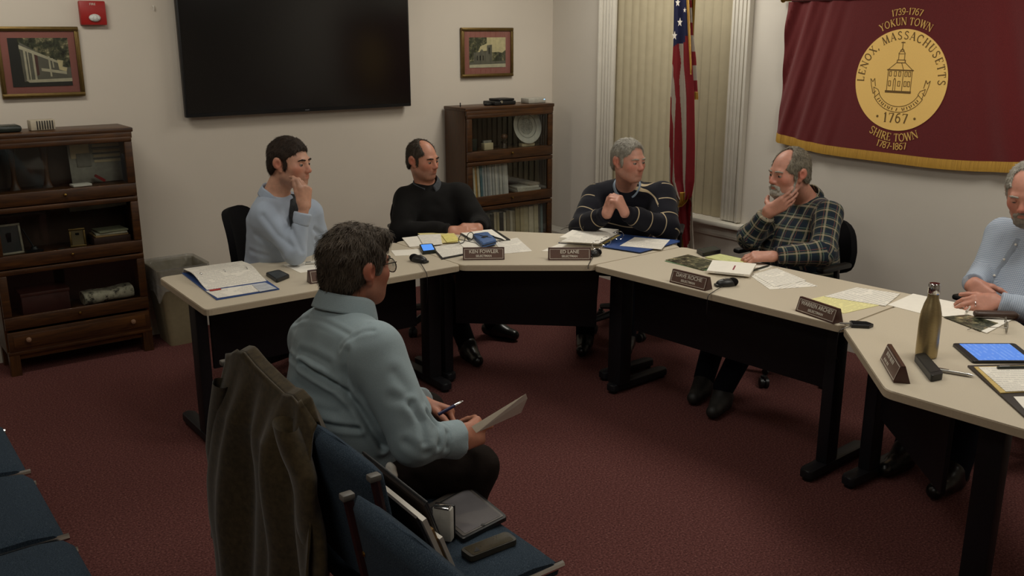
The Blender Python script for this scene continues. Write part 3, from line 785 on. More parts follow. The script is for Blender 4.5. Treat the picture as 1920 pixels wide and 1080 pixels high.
easel_frame('small gold framed photo in the middle of the left bookcase', on_case(149, 465, YF1+.04), B1Y+.10, S2, .085, .105, M_GOLD, plain('sepia print', '6b5a34', .5), -.1)
x = on_case(208, 455, YF1+.05)
tbox('brown_box', 'brown box under the papers on the middle shelf of the left bookcase', 'box', (x, B1Y+.13, S2+.001), (.20, .16, .045), plain('brown box card', '3d241a', .6), .003)
for k, (mt, lb, dz, a) in enumerate((('a8895c', 'tan folder lying directly on the brown box', .0465, .03), ('b9b29d', 'pale booklet in the middle of the pile on the brown box', .057, -.05), ('8c8a70', 'greenish booklet on top of the pile on the brown box', .069, .08))):
    tbox('booklet', lb, 'booklet', (x+.005*k, B1Y+.13, S2+dz), (.18-.01*k, .14, .0095), plain('booklet %d' % k, mt, .6), .002, a, 'booklets on the brown box')
def roll(u, v):
    a = u*2*PI; r = .026*(1+.15*math.sin(3*a+v*4)); return (v*.30-.15, r*math.cos(a), .03+r*math.sin(a))
tag(obj('rolled_map', B().grid(roll, 18, 14, 0, True), plain('grey drafting film', '7d8077', .45, var=.3, scale=9), loc=(on_case(185, 395, YF1+.08), B1Y+.14, S2+.195)), 'grey rolled sheet wedged under the top of the middle shelf, above the gold frame', 'map')
# bottom shelf
x = on_case(85, 570, YF1+.05)
bx = thing('document_box', 'red-brown document box on the bottom shelf of the left bookcase', 'box', (x, B1Y+.15, S3+.001))
obj('body', B().box((0, 0, .055), (.245, .18, .11), .004), plain('oxblood card', '46211b', .55), bx); obj('lid', B().box((0, 0, .115), (.252, .186, .02), .004), plain('oxblood lid', '4d261e', .55), bx)
N = NT('newsprint'); f = N.noise(N.coord('Object', (1, 1, 1)), 26, 4, .7); N.col(N.ramp(f, [(.38, srgb('45423a')), (.48, srgb('b8b09a')), (.7, srgb('d6cdb6'))])); N.set(Roughness=.8); M_NEWS = N.m
def news(u, v):
    a = u*2*PI; c, s = math.cos(a), math.sin(a); n = 3.; rr = (abs(c)**n+abs(s)**n)**(-1/n)
    return (v*.27-.135, c*rr*.07, .036+s*rr*.034*(1+.1*math.sin(v*9))+.010*v)
b = B().grid(news, 24, 16, 0, True); bmesh.ops.holes_fill(b.bm, edges=[e for e in b.bm.edges if len(e.link_faces) == 1], sides=0)
tag(obj('folded_newspapers', b, M_NEWS, loc=(on_case(203, 560, YF1+.04), B1Y+.11, S3+.002)), 'folded newspaper bundle on the bottom shelf of the left bookcase', 'newspaper')
# right bookcase, top shelf
x = on_case(986, 255, YF2+.07); pl = thing('display_plate', 'white souvenir plate on a stand in the right bookcase top shelf', 'plate', (x, B2Y+.12, S1), 0)
MP = Matrix.Translation((0, 0, .146)) @ Matrix.Rotation(rad(78), 4, 'X')
M_PLATE = plain('glazed plate', 'd6d3c8', .12, var=.04, spec=.6)
obj('plate', B().lathe([(.0, 0), (.075, .0), (.09, .008), (.128, .018), (.131, .022), (.126, .023), (.088, .013), (.074, .006), (.0, .005)], 40, MP, False), M_PLATE, pl)
obj('print', B().lathe([(.0, .0055), (.062, .0062)], 30, MP, False), plain('engraved print', 'b5b3aa', .2, var=.35, scale=70), pl)
obj('rim_line', B().lathe([(.085, .0128), (.089, .0142)], 40, MP, False), plain('silver glaze line', '7e7c74', .2), pl)
obj('stand', B().box((0, -.01, .012), (.12, .05, .024), .004).box((0, .035, .06), (.03, .012, .12), .003), M_CREAM, pl)
x = on_case(886, 272, YF2+.05); tbox('green_box', 'dark green little box at the left end of the right bookcase top shelf', 'box', (x, B2Y+.12, S1+.001), (.055, .08, .085), C1, .004)
x = on_case(915, 272, YF2+.03); cb = thing('card_holder', 'cream card holder in the right bookcase top shelf', 'card holder', (x, B2Y+.09, S1+.001), .08)
obj('holder', B().box((0, 0, .025), (.085, .04, .05), .003), M_CREAM, cb); obj('cards', B().box((0, .004, .05), (.075, .02, .034), .001), M_GREY, cb)
x = on_case(946, 270, YF2+.05); fg = thing('figurine', 'small dark figurine beside the plate in the right bookcase', 'figurine', (x, B2Y+.11, S1+.001))
obj('body', B().lathe([(.0, 0), (.034, .002), (.03, .02), (.022, .035), (.03, .05), (.012, .062), (.0, .066)], 18), plain('dark bronze', '2a1c15', .3, .5), fg); obj('head', B().sphere((.004, 0, .082), (.03, .024, .022)), plain('brown glaze', '5b3a26', .3), fg)
# rows of books, every one its own
ORD = ['first', 'second', 'third', 'fourth', 'fifth', 'sixth', 'seventh', 'eighth', 'ninth', 'tenth', 'eleventh', 'twelfth', 'thirteenth', 'fourteenth', 'fifteenth', 'sixteenth', 'seventeenth', 'eighteenth', 'nineteenth', 'twentieth']
def bookrow(x0, z, y, specs, shelf, kind, lean=0):
    x = x0
    for i, (w, h, colr, cn) in enumerate(specs):
        d = .17+.01*((i*7) % 3); b = B()
        b.box((0, d/2, h/2), (w*.94, d, h), .0015); b.m(1).box((0, d/2+.003, h/2), (w*.7, d-.002, h+.001)); b.m(0)
        o = obj(kind, b, [plain('spine '+colr, tuple(min(.93, int(colr[k:k+2], 16)/255*1.2) for k in (0, 2, 4)), .6, var=.1, scale=35), M_PAPER], loc=(x+w/2, y+(i*5 % 3)*.004, z), rot=(0, rad(lean if lean else 0), 0), smooth=False)
        tag(o, f'{cn} {kind} in the {shelf} shelf row of the right bookcase, {ORD[i]} from the left', 'book', f'books in the {shelf} shelf row')
        x += w+.001
    return x
x0 = on_case(887, 345, YF2); x1 = on_case(957, 345, YF2)
cols = [('c0b8a4', 'cream'), ('b08a4a', 'ochre'), ('c5bda8', 'pale'), ('4f6a72', 'teal'), ('9a9da0', 'grey'), ('a9a9a6', 'light grey'), ('98999a', 'grey'), ('b4b2ac', 'white'), ('a3a3a0', 'light grey'), ('b7b4ac', 'white'), ('9b9b99', 'grey'), ('adaba4', 'white'), ('a5a49f', 'light grey'), ('b8b6af', 'white')]
ws = [.019, .02, .022, .023, .022, .02, .026, .02, .024, .022, .02, .026, .022, .036]; sc = (x1-x0-.03)/sum(ws)
bookrow(x0+.012, S2+.001, B2Y+.055, [(w*sc, .232+.008*((i*3) % 4)/4+.012*(i/14), c, n) for i, (w, (c, n)) in enumerate(zip(ws, cols))], 'middle', 'binder', -3)
x = on_case(990, 350, YF2+.02)
for k, (w, d, h, c, lb) in enumerate(((.22, .16, .022, 'c9c3b5', 'grey report lying lowest of the flat pile in the right bookcase'), (.20, .15, .018, 'd8d1c2', 'pale report lying in the middle of the flat pile in the right bookcase'), (.10, .14, .02, '8d7f6c', 'brown booklet lying on top of the flat pile in the right bookcase'))):
    tbox('report', lb, 'report', (x+(0, -.005, .055)[k], B2Y+.13, S2+.001+(0, .023, .042)[k]), (w, d, h), plain('report %d' % k, c, .6), .002, (.0, -.06, .05)[k], 'flat pile of reports')
x0 = on_case(905, 415, YF2); x1 = on_case(1016, 415, YF2)
cols = [('8f805c', 'tan'), ('a3987e', 'beige'), ('6f6a5d', 'grey'), ('2e2b28', 'black'), ('b5a98c', 'cream'), ('a89b78', 'tan'), ('25211f', 'black'), ('bdb49c', 'cream'), ('857a62', 'brown'), ('b2aa96', 'beige'), ('8e846c', 'brown'), ('9b8d68', 'tan'), ('ad9f7c', 'tan'), ('b3a888', 'cream'), ('c2b89e', 'cream'), ('b5aa8c', 'beige'), ('4f4b45', 'dark grey'), ('6b7a78', 'blue grey')]
ws = [.02, .024, .02, .028, .022, .02, .03, .022, .026, .02, .024, .036, .034, .036, .04, .036, .02, .018]; sc = (x1-x0)/sum(ws)
bookrow(x0, S3+.001, B2Y+.05, [(w*sc, .205+.014*((i*5) % 7)/6+.022*(i > 10), c, n) for i, (w, (c, n)) in enumerate(zip(ws, cols))], 'bottom', 'book', -2)
# on top of the right bookcase
dv = thing('video_player', 'flat black device on top of the right bookcase', 'electronics', (atY(938, 192, B2Y+.13).x, B2Y+.14, BH+.001), .05)
obj('body', B().box((0, 0, .014), (.20, .14, .028), .006), M_BLKP, dv); obj('lid', B().box((.02, 0, .037), (.15, .12, .016), .006), M_BLKP, dv); obj('knob', B().lathe([(.01, 0), (.01, .008)], 12, Mloc((-.04, -.07, .024), 0, PI/2)), M_CHROME, dv); obj('loose_plug', B().box((-.125, -.02, .009), (.05, .04, .018), .006), M_BLKP, dv)
rt = thing('router', 'white network router on top of the right bookcase', 'router', (atY(1000, 192, B2Y+.12).x, B2Y+.12, BH+.001), 0)
obj('body', B().box((0, 0, .019), (.165, .10, .038), .006), plain('white plastic', 'aaa69b', .4), rt); obj('status_light', B().box((.066, -.0505, .026), (.012, .002, .006)), plain('blue led', '9fd0ff', .4, emit=1.2), rt, smooth=False)
tag(obj('antenna_stub', B().tube([(0, 0, 0), (0, 0, .028)], .004, 8), M_BLKP, loc=(atY(863, 195, B2Y+.14).x, B2Y+.14, BH)), 'thin black stub standing near the left corner of the right bookcase top', 'antenna')

# ================================================================== flat things on the tables
def flat(name, label, cat, px, mat, z=0.0, th=.0012, group=None, bev=0, parent=None, tz=TZ):
    P = [atz(x, y, tz+z) for x, y in px]; c = sum(P, Vector())/len(P); e = P[1]-P[0]; a = math.atan2(e.y, e.x)
    R = Matrix.Rotation(-a, 4, 'Z'); L = [(R @ (p-c)) for p in P]
    if parent:
        Mi = (Matrix.Translation(parent.location) @ Matrix.Rotation(parent.rotation_euler.z, 4, 'Z')).inverted()
        o = obj(name, B().prism([(q.x, q.y) for q in (Mi @ p for p in P)], tz+z-parent.location.z, tz+z-parent.location.z+th, None, bev), mat, parent, smooth=False)
        return o
    o = obj(name, B().prism([(q.x, q.y) for q in L], 0, th, None, bev), mat, loc=(c.x, c.y, tz+z), rot=a, smooth=False)
    return tag(o, label, cat, group)
def root_at(name, label, cat, px, rz=None, group=None, z=0.0005, tz=TZ):
    P = [atz(x, y, tz) for x, y in px]; c = sum(P, Vector())/len(P)
    if rz is None:
        e = P[1]-P[0]; rz = math.atan2(e.y, e.x)
    return thing(name, label, cat, (c.x, c.y, tz+z), rz, group), P
M_NAVY = plain('blue binder vinyl', '2c4a86', .4, var=.08); M_NAVYD = plain('dark edge vinyl', '20263a', .5)
# --- left table: ring binder
t, P = root_at('ring_binder', 'open blue ring binder of white pages on the left table', 'binder', [(341, 512), (455, 497), (523, 543), (407, 562)])
flat('cover', '', '', [(341, 513), (457, 497), (524, 543), (406, 563)], M_NAVY, .001, .004, parent=t)
Mi = (Matrix.Translation(t.location) @ Matrix.Rotation(t.rotation_euler.z, 4, 'Z')).inverted()
q0, q1, q2, q3 = [Mi @ atz(x, y, TZ) for x, y in ((343, 512), (452, 497), (500, 529), (388, 546))]
def pages(u, v):
    p = q0.lerp(q1, u).lerp(q3.lerp(q2, u), v); return (p.x, p.y, .0055+.020*(1-v)**.6*(v > 0)+.016*math.sin(PI*min(1, v*1.1))**2)
obj('page_block', B().grid(lambda u, v: pages(u, v), 10, 18, -.003), M_PTEXT, t)
flat('lower_sheet', '', '', [(386, 546), (497, 530), (519, 541), (408, 559)], M_PTEXT, .006, .001, parent=t)
flat('blue_card', '', '', [(472, 534), (498, 530), (519, 541), (487, 547)], plain('pale grey card', 'b9bcc2', .7), .0075, .0008, parent=t)
flat('red_tab', '', '', [(392, 544), (413, 541), (415, 543), (394, 546)], plain('red tab', 'b03028', .6), .0085, .0015, parent=t)
for x, y in ((377, 519), (421, 513), (462, 508)):
    c = Mi @ atz(x, y, TZ+.02); d = (q3-q0).normalized()
    obj('ring', B().tube([c+d*(.018*math.cos(a))+Vector((0, 0, .02*math.sin(a))) for a in [k*PI/10 for k in range(11)]], .0016, 6), M_CHROME, t)
def phone(label, px, mat_b, mat_s, th=.011, inset=.12, tz=TZ, z=.001, cat='phone', nm='mobile_phone', extra=None):
    t, P = root_at(nm, label, cat, px, tz=tz, z=z)
    Mi = (Matrix.Translation((t.location.x, t.location.y, 0)) @ Matrix.Rotation(t.rotation_euler.z, 4, 'Z')).inverted()
    L = [Mi @ Vector((p.x, p.y, 0)) for p in P]
    obj('case', B().prism(round_poly([(p.x, p.y) for p in L], .012), 0, th, None, .002), mat_b, t, smooth=False)
    obj('screen', B().prism(round_poly([(p.x*(1-inset), p.y*(1-inset)) for p in L], .006), th, th+.0008), mat_s, t, smooth=False)
    return t
M_PSC = plain('phone glass', '3a3d40', .12, var=.05); M_BSC = plain('lit blue screen', '4d86d8', .3, var=.1, scale=300, emit=.9)
phone('black phone lying right of the open ring binder', [(498, 517), (523, 511), (544, 521), (519, 531)], M_BLKP, M_PSC, .014, .2)
flat('paper_sheet', 'white sheet under a black pen at the denim man\'s head, left table', 'paper', [(531, 497), (604, 487), (640, 503), (563, 512)], M_PAPER, .0005, group='loose papers on the tables')
def pen(label, p0, p1, z, mat, capm=None, tz=TZ, r=.0045):
    a, c = atz(*p0, tz+z+r), atz(*p1, tz+z+r); m = (a+c)/2; L = (c-a).length; v = c-a
    t = thing('pen', label, 'pen', (m.x, m.y, tz+z), math.atan2(v.y, v.x))
    obj('barrel', B().tube([(-L/2, 0, r), (L*.3, 0, r)], r, 10), mat, t)
    obj('tip', B().tube([(L*.3, 0, r), (L*.42, 0, r), (L/2, 0, r)], [r, r*.7, .0008], 10), capm or mat, t)
    obj('clip', B().box((-L*.32, 0, 2*r+.001), (L*.28, .003, .002)), capm or M_CHROME, t)
    return t
pen('black marker on the white sheet beside the denim man\'s head', (572, 494), (606, 492), .002, plain('marker grey', 'c9c6bd', .5), M_BLKP, r=.006)
# --- name plates
M_PLQ = plain('brown engraved plate', '5f463c', .4, var=.05, scale=80); M_PLB = plain('dark walnut block', '3c1c16', .35, var=.12, scale=30); M_ENG = plain('engraved white', 'd9d2c4', .6)
def nameplate(label, pl, pr, l1, l2, s1=.024, s2=.0145):
    a, c = atz(*pl, TZ), atz(*pr, TZ); v = c-a; w = v.length; m = (a+c)/2
    t = thing('name_plate', label, 'name plate', (m.x, m.y, TZ+.0008), math.atan2(v.y, v.x), 'name plates along the tables')
    h, dp = .058, .052
    b = B(); pf = [(0, 0), (dp, 0), (dp*.62, h), (dp*.38, h)]
    vs = [[b.bm.verts.new((sx*w/2, y, z)) for y, z in pf] for sx in (-1, 1)]
    for i in range(4): b.bm.faces.new((vs[0][i], vs[0][(i+1) % 4], vs[1][(i+1) % 4], vs[1][i]))
    b.bm.faces.new(list(reversed(vs[0]))); b.bm.faces.new(vs[1]); bmesh.ops.recalc_face_normals(b.bm, faces=b.bm.faces)
    obj('block', b, M_PLB, t, smooth=False)
    ang = math.atan2(h, dp*.38); fl = math.hypot(h, dp*.38)
    M = Matrix.Rotation(ang, 4, 'X') @ Matrix.Translation((0, fl/2, 0))
    obj('plate', B().box((0, 0, .0006), (w-.006, fl-.006, .0014), 0, M), M_PLQ, t, smooth=False)
    b = B(); iw, ih, k = w-.016, fl-.014, .0016
    for cx, cy, sx, sy in ((0, ih/2, iw, k), (0, -ih/2, iw, k), (-iw/2, 0, k, ih), (iw/2, 0, k, ih)): b.box((cx, cy, .0016), (sx, sy, .0006), 0, M)
    obj('border_line', b, M_ENG, t, smooth=False)
    for txt, sz, yy in ((l1, s1, .0105), (l2, s2, -.0115)):
        if txt is None:
            b = B(); x = -iw*.34
            for q in (.9, .6, .8, .5, .9, .7, .8, .6) if sz > .02 else (.7, .9, .6, .8, .7):
                b.box((x+.006*q, yy, .0016), (.010*q, sz*.55, .0006), 0, M); x += .0145
            o = obj('lettering', b, M_ENG, t, smooth=False)
        else:
            me = text_mesh(txt, sz, .0004, .0003)
            co = np.empty(len(me.vertices)*3); me.vertices.foreach_get('co', co); co = co.reshape(-1, 3)
            wd = np.ptp(co[:, 0]); k2 = min(1, iw*.90/wd); co[:, 0] *= k2; co[:, 1] += yy; co[:, 2] += .0018
            co = co@np.array(M.to_3x3()).T+np.array(M.translation); me.vertices.foreach_set('co', co.ravel()); me.update()
            o = obj('lettering', me, M_ENG, t, smooth=False)
    return t
nameplate('brown name plate half hidden behind the denim man\'s head', (582, 533), (664, 522), None, None)
nameplate('brown name plate before the black sweater, below the blue zipped case', (868, 488), (946, 487), 'KEN FOWLER', 'SELECTMAN')
nameplate('brown name plate before the striped sweater', (1028, 488), (1108, 488), 'ED LANE', 'SELECTMAN')
nameplate('brown name plate before the plaid shirt, next to a tilted white pad', (1255, 529), (1322, 546), 'DAVE ROCHE', 'SELECTMAN')
nameplate('brown name plate at the joint of the two right tables', (1491, 583), (1563, 608), 'WARREN ARCHEY', 'SELECTMAN')
nameplate('brown name plate left of the steel bottle', (1650, 674), (1675, 718), None, None)
# --- desk microphones with cables over the edge
def mic(label, p, head_dir, edge_px, dz=.10, wide=1.0, flatmic=False):
    c = atz(*p, TZ); h = atz(*head_dir, TZ)-c; rz = math.atan2(h.y, h.x)
    t = thing('microphone', label, 'microphone', (c.x, c.y, TZ+.0005), rz, 'black desk microphones')
    if flatmic:
        obj('body', B().prism([(-.035, -.028), (.03, -.026), (.05, 0), (.03, .026), (-.035, .028)], 0, .014, None, .004), M_BLKP, t, smooth=False)
        obj('grille', B().prism([(-.03, -.022), (.026, -.02), (.042, 0), (.026, .02), (-.03, .022)], .0141, .0155), M_BLKF, t, smooth=False)
        obj('plug', B().tube([(-.035, 0, .008), (-.075, .004, .007)], [.006, .003], 8), M_SILVER, t)
    else:
        obj('body', B().sphere((0, 0, .012), (.052*wide, .028, .022)).box((-.03*wide, 0, .006), (.05*wide, .036, .012), .004), M_BLKP, t)
        obj('grille', B().sphere((.03*wide, 0, .016), (.026, .024, .020)), M_BLKF, t)
        obj('switch', B().box((-.012*wide, -.004, .034), (.014, .009, .006), .002), M_SILVER, t)
    Mi = (Matrix.Translation(t.location) @ Matrix.Rotation(rz, 4, 'Z')).inverted()
    e = atz(*edge_px, TZ+.004); o = (e-c); o.z = 0; o.normalize()
    pts = [Mi @ (c+Vector((0, 0, .008))), Mi @ (c.lerp(e, .5)+Vector((0, 0, .005)))]
    e.z = TZ+.003; pts += [Mi @ e, Mi @ (e+o*.012+Vector((0, 0, -.012))), Mi @ (e+o*.014+Vector((0, 0, -dz*.6))), Mi @ (e-o*.03+Vector((0, 0, -dz)))]
    cv = []
    for i in range(len(pts)-1):
        for k in range(4): cv.append(pts[i].lerp(pts[i+1], k/4))
    cv.append(pts[-1]); cv = [cv[0]]+[(cv[i-1]+cv[i]*2+cv[i+1])/4 for i in range(1, len(cv)-1)]+[cv[-1]]
    obj('cable', B().tube(cv, .0018, 6), M_BLKP, t)
    return t
mic('black desk microphone near the denim man\'s glasses, cable over the edge', (785, 491), (760, 486), (800, 512), .16)
mic('black desk microphone touching the striped-sweater name plate', (1114, 480), (1126, 478), (1103, 497), .02, .6)
mic('black teardrop microphone right of the plaid-shirt name plate', (1362, 536), (1390, 534), (1329, 552), .14)
mic('flat black microphone at the joint of the two right tables', (1612, 612), (1650, 614), (1577, 617), .17, 1, True)
# --- before the black sweater
G = 'loose papers on the tables'
flat('paper_sheet', 'narrow white strip of paper left of the blue-lit phone', 'paper', [(733, 470), (785, 467), (792, 478), (741, 480)], M_PAPER, .0005, group=G)
flat('envelope', 'white envelope before the black sweater, nearest the left man', 'envelope', [(754, 447), (800, 442), (830, 458), (768, 464)], M_PAPER, .0008, .004)
flat('manila_folder', 'yellow folder before the black sweater', 'folder', [(783, 438), (850, 436), (866, 454), (812, 457)], plain('manila', 'd8c888', .7), .0055, .002)
flat('envelope', 'long white envelope lying across the yellow folder', 'envelope', [(783, 441), (826, 439), (829, 458), (795, 462)], plain('cool white paper', 'e4dfd4', .7), .008, .0015)
flat('sticky_pad', 'yellow note pad on the folder beside the black glasses', 'note pad', [(828, 442), (850, 439), (861, 452), (838, 455)], plain('yellow pad', 'e0d37c', .7), .008, .004)
phone('blue-lit phone on the table before the black sweater', [(786, 464), (811, 462), (818, 475), (792, 478)], C1, M_BSC, .016, .2)
cb = root_at('clipboard', 'black clipboard with a printed sheet, left of the blue zipped case', 'clipboard', [(808, 463), (866, 456), (884, 476), (828, 487)])[0]
flat('board', '', '', [(808, 464), (866, 456), (884, 476), (828, 487)], M_BLKP, .0006, .004, parent=cb); flat('sheet', '', '', [(811, 463), (864, 456), (882, 473), (830, 483)], M_PTEXT, .005, .0012, parent=cb)
flat('paper_sheet', 'white sheet under the black-framed glasses beside the blue zipped case', 'paper', [(858, 453), (890, 449), (912, 470), (880, 475)], M_PAPER, .0072, group=G)
flat('paper_sheet', 'white printed sheet right of the blue zipped case, before the black sweater', 'paper', [(926, 454), (970, 446), (998, 471), (946, 476)], M_PTEXT, .0005, group=G)
cb = root_at('notepad_folder', 'black-edged writing folder with white pad by the black sweater\'s hands', 'folder', [(858, 435), (926, 431), (957, 451), (928, 454)])[0]
flat('folder', '', '', [(857, 436), (926, 431), (957, 451), (890, 456)], M_BLKP, .0006, .006, parent=cb); flat('pad', '', '', [(861, 435), (922, 431), (949, 450), (893, 454)], M_PAPER, .0066, .003, parent=cb)
pen('black pen on the white pad by the black sweater\'s hands', (918, 442), (945, 450), .011, M_BLKP)
t, P = root_at('soft_case', 'blue zipped case on the papers before the black sweater', 'case', [(886, 449), (914, 445), (931, 461), (905, 468)])
Mi = (Matrix.Translation((t.location.x, t.location.y, 0)) @ Matrix.Rotation(t.rotation_euler.z, 4, 'Z')).inverted(); L = [Mi @ Vector((p.x, p.y, 0)) for p in P]
obj('body', B().prism(round_poly([(p.x, p.y) for p in L], .012), .009, .032, None, .006), plain('blue nylon', '3f5f93', .6, var=.15, scale=50), t)
obj('zip', B().prism(round_poly([(p.x*1.02, p.y*1.02) for p in L], .012), .018, .022), M_BLKP, t, smooth=False)
obj('strap', B().box((0, 0, .034), (.05, .02, .003), .001, Mloc((0, 0, 0), .6)), M_BLKP, t)
def glasses(label, px, z, mat, size=1.0, rz=0, tz=TZ, folded=False):
    c = atz(*px, tz); t = thing('eyeglasses', label, 'eyeglasses', (c.x, c.y, tz+z), rz)
    s = size
    for sx in (-1, 1):
        pts = [(sx*.034*s+.026*s*math.cos(a), 0, .021*s+.020*s*math.sin(a)) for a in [k*2*PI/16 for k in range(16)]]
        rm = obj('rim', B().tube(pts, .0019*s, 6, closed=True), mat, t)
        obj('lens', B().lathe([(0, 0), (.024*s, .0004)], 16, Matrix.Translation((sx*.034*s, 0, .021*s)) @ Matrix.Rotation(PI/2, 4, 'X'), False), M_GLASS, rm)
        if folded: ts = [(sx*.062*s, 0, .026*s), (sx*.055*s, .012, .026*s), (-sx*.05*s, .018+.006*sx, .018*s)]
        else: ts = [(sx*.062*s, 0, .026*s), (sx*.066*s, .02*s, .026*s), (sx*.066*s, .10*s, .020*s), (sx*.064*s, .135*s, .003*s)]
        obj('temple', B().tube(ts, .0016*s, 6), mat, t)
    obj('bridge', B().tube([(-.009*s, 0, .026*s), (0, -.002, .030*s), (.009*s, 0, .026*s)], .0017*s, 6), mat, t)
    return t
glasses('black-framed glasses on the papers left of the blue case', (874, 457), .009, M_BLKP, 1.15, rad(-160))
# --- before the striped sweater
flat('paper_sheet', 'white sheet under the striped-sweater name plate', 'paper', [(1015, 471), (1050, 457), (1117, 461), (1100, 473)], M_PAPER, .0005, group=G)
t, P = root_at('ring_binder', 'thick open binder with yellow tabs before the striped sweater', 'binder', [(1049, 452), (1130, 458), (1160, 438), (1085, 432)], rz=0)
flat('cover', '', '', [(1047, 456), (1128, 461), (1275, 452), (1165, 440), (1085, 433)], M_NAVY, .0008, .004, parent=t)
flat('page_block', '', '', [(1049, 455), (1122, 460), (1160, 440), (1086, 433)], M_PAPER, .005, .030, parent=t)
flat('top_page', '', '', [(1052, 453), (1122, 457), (1158, 438), (1088, 432)], M_PTEXT, .0352, .001, parent=t)
for k in range(5):
    x, y = 1126+k*7, 460-k*4; flat('index_tab', '', '', [(x-3, y), (x+4, y-3), (x+10, y-3), (x+3, y)], plain('yellow tab', 'c9b46a', .6), .006+.005*k, .002, parent=t)
Mi = Matrix.Translation(-t.location)
for x, y in ((1160, 440), (1136, 451), (1120, 458)):
    c = Mi @ atz(x, y, TZ+.03)
    obj('ring', B().tube([c+Vector((.022*math.cos(a), -.016*math.cos(a), .024*math.sin(a)-.004)) for a in [k*2*PI/14 for k in range(14)]], .0018, 6, closed=True), M_CHROME, t)
flat('blue_folder', 'blue folder right of the thick binder', 'folder', [(1129, 463), (1200, 474), (1275, 454), (1204, 444)], M_NAVY, .0062, .003)
flat('paper_sheet', 'white sheet lying on the blue folder', 'paper', [(1162, 461), (1240, 468), (1256, 450), (1190, 445)], M_PTEXT, .0095, group=G)
glasses('wire glasses lying on the thick open binder', (1098, 443), .0365, plain('dark wire', '3b3733', .3, .8), .95, rad(35))
# --- before the plaid shirt
phone('black case lying at the back of the right table beside the plaid elbow', [(1305, 474), (1340, 468), (1352, 475), (1318, 482)], M_BLKP, C1, .02, .2, cat='case', nm='glasses_case')
flat('magazine', 'brown picture magazine on the right table, left of the tilted white pad', 'magazine', [(1248, 488), (1290, 478), (1352, 494), (1318, 507)], pic_mat('autumn cover print', 5.5, 'm'), .003, .003)
flat('green_folder', 'green-edged folder under the brown picture magazine', 'folder', [(1246, 490), (1292, 478), (1356, 496), (1322, 508)], plain('green card', '6c8a63', .6), .0005, .002)
flat('green_note_pad', 'yellow-green note pad by the right man\'s elbow in plaid', 'note pad', [(1322, 484), (1350, 478), (1415, 492), (1395, 500)], plain('yellow green pad', 'c9cc8c', .7), .0005, .006)
flat('paper_sheet', 'white sheet under the pen before the plaid shirt', 'paper', [(1390, 499), (1420, 491), (1450, 500), (1425, 508)], M_PAPER, .0005, group=G)
pen('dark green pen lying before the plaid shirt', (1411, 507), (1444, 497), .0025, C1)
t, P = root_at('letter_pad', 'tilted white pad with a red mark beside the plaid-shirt name plate', 'pad', [(1323, 512), (1404, 520), (1413, 492), (1332, 488)])
flat('pad', '', '', [(1325, 511), (1405, 519), (1418, 498), (1336, 491)], M_PAPER, .009, .010, parent=t)
flat('red_mark', '', '', [(1373, 506), (1376, 506), (1380, 498), (1377, 498)], plain('red ink', '8d2f3f', .6), .0192, .0006, parent=t)
flat('text_line', '', '', [(1340, 511), (1394, 516), (1395, 515), (1341, 510)], M_GREY, .0192, .0005, parent=t)
flat('paper_sheet', 'printed white sheet right of the teardrop microphone, lower one', 'paper', [(1408, 518), (1446, 504), (1534, 537), (1443, 543)], M_PTEXT, .0005, group=G)
flat('paper_sheet', 'printed white sheet lying tilted on another by the plaid shirt', 'paper', [(1412, 514), (1456, 503), (1512, 526), (1452, 538)], M_PTEXT, .002, group=G)
flat('paper_sheet', 'yellow ruled sheet behind the name plate at the table joint', 'paper', [(1505, 565), (1560, 552), (1648, 573), (1582, 588)], M_PYEL, .0005, group=G)
flat('paper_sheet', 'white printed sheet overlapping the yellow sheet', 'paper', [(1545, 556), (1605, 539), (1688, 551), (1660, 574)], M_PTEXT, .002, group=G)
flat('paper_sheet', 'white sheet left of the gingham man\'s hands, under the bottle top', 'paper', [(1664, 572), (1712, 551), (1815, 572), (1750, 594)], M_PAPER, .0005, group=G)
flat('paper_sheet', 'white sheet right of the bottle under the black-and-white photo', 'paper', [(1760, 590), (1815, 573), (1905, 596), (1850, 625)], M_PAPER, .002, group=G)
flat('photo_print', 'black-and-white photo print before the gingham man', 'photo', [(1768, 594), (1815, 590), (1872, 606), (1838, 621)], pic_mat('grey photo print', 9.3, 'g'), .0035, .001)
t, P = root_at('glasses_case', 'long brown glasses case before the gingham man', 'case', [(1815, 603), (1912, 606), (1918, 592), (1818, 590)])
obj('body', B().box((0, 0, .017), (.165, .045, .028), .013, seg=4), plain('brown leather', '3e2a20', .45, var=.1, scale=90), t); obj('clasp', B().box((.084, 0, .017), (.006, .02, .012), .002), M_SILVER, t)
glasses('wire glasses lying right of the black-and-white photo', (1885, 619), .001, plain('silver wire', '8e8a82', .25, .9), 1.0, rad(30))
pen('white pen held at the gingham man\'s fingertips', (1812, 584), (1826, 566), .012, plain('white pen barrel', 'd8d4ca', .4))
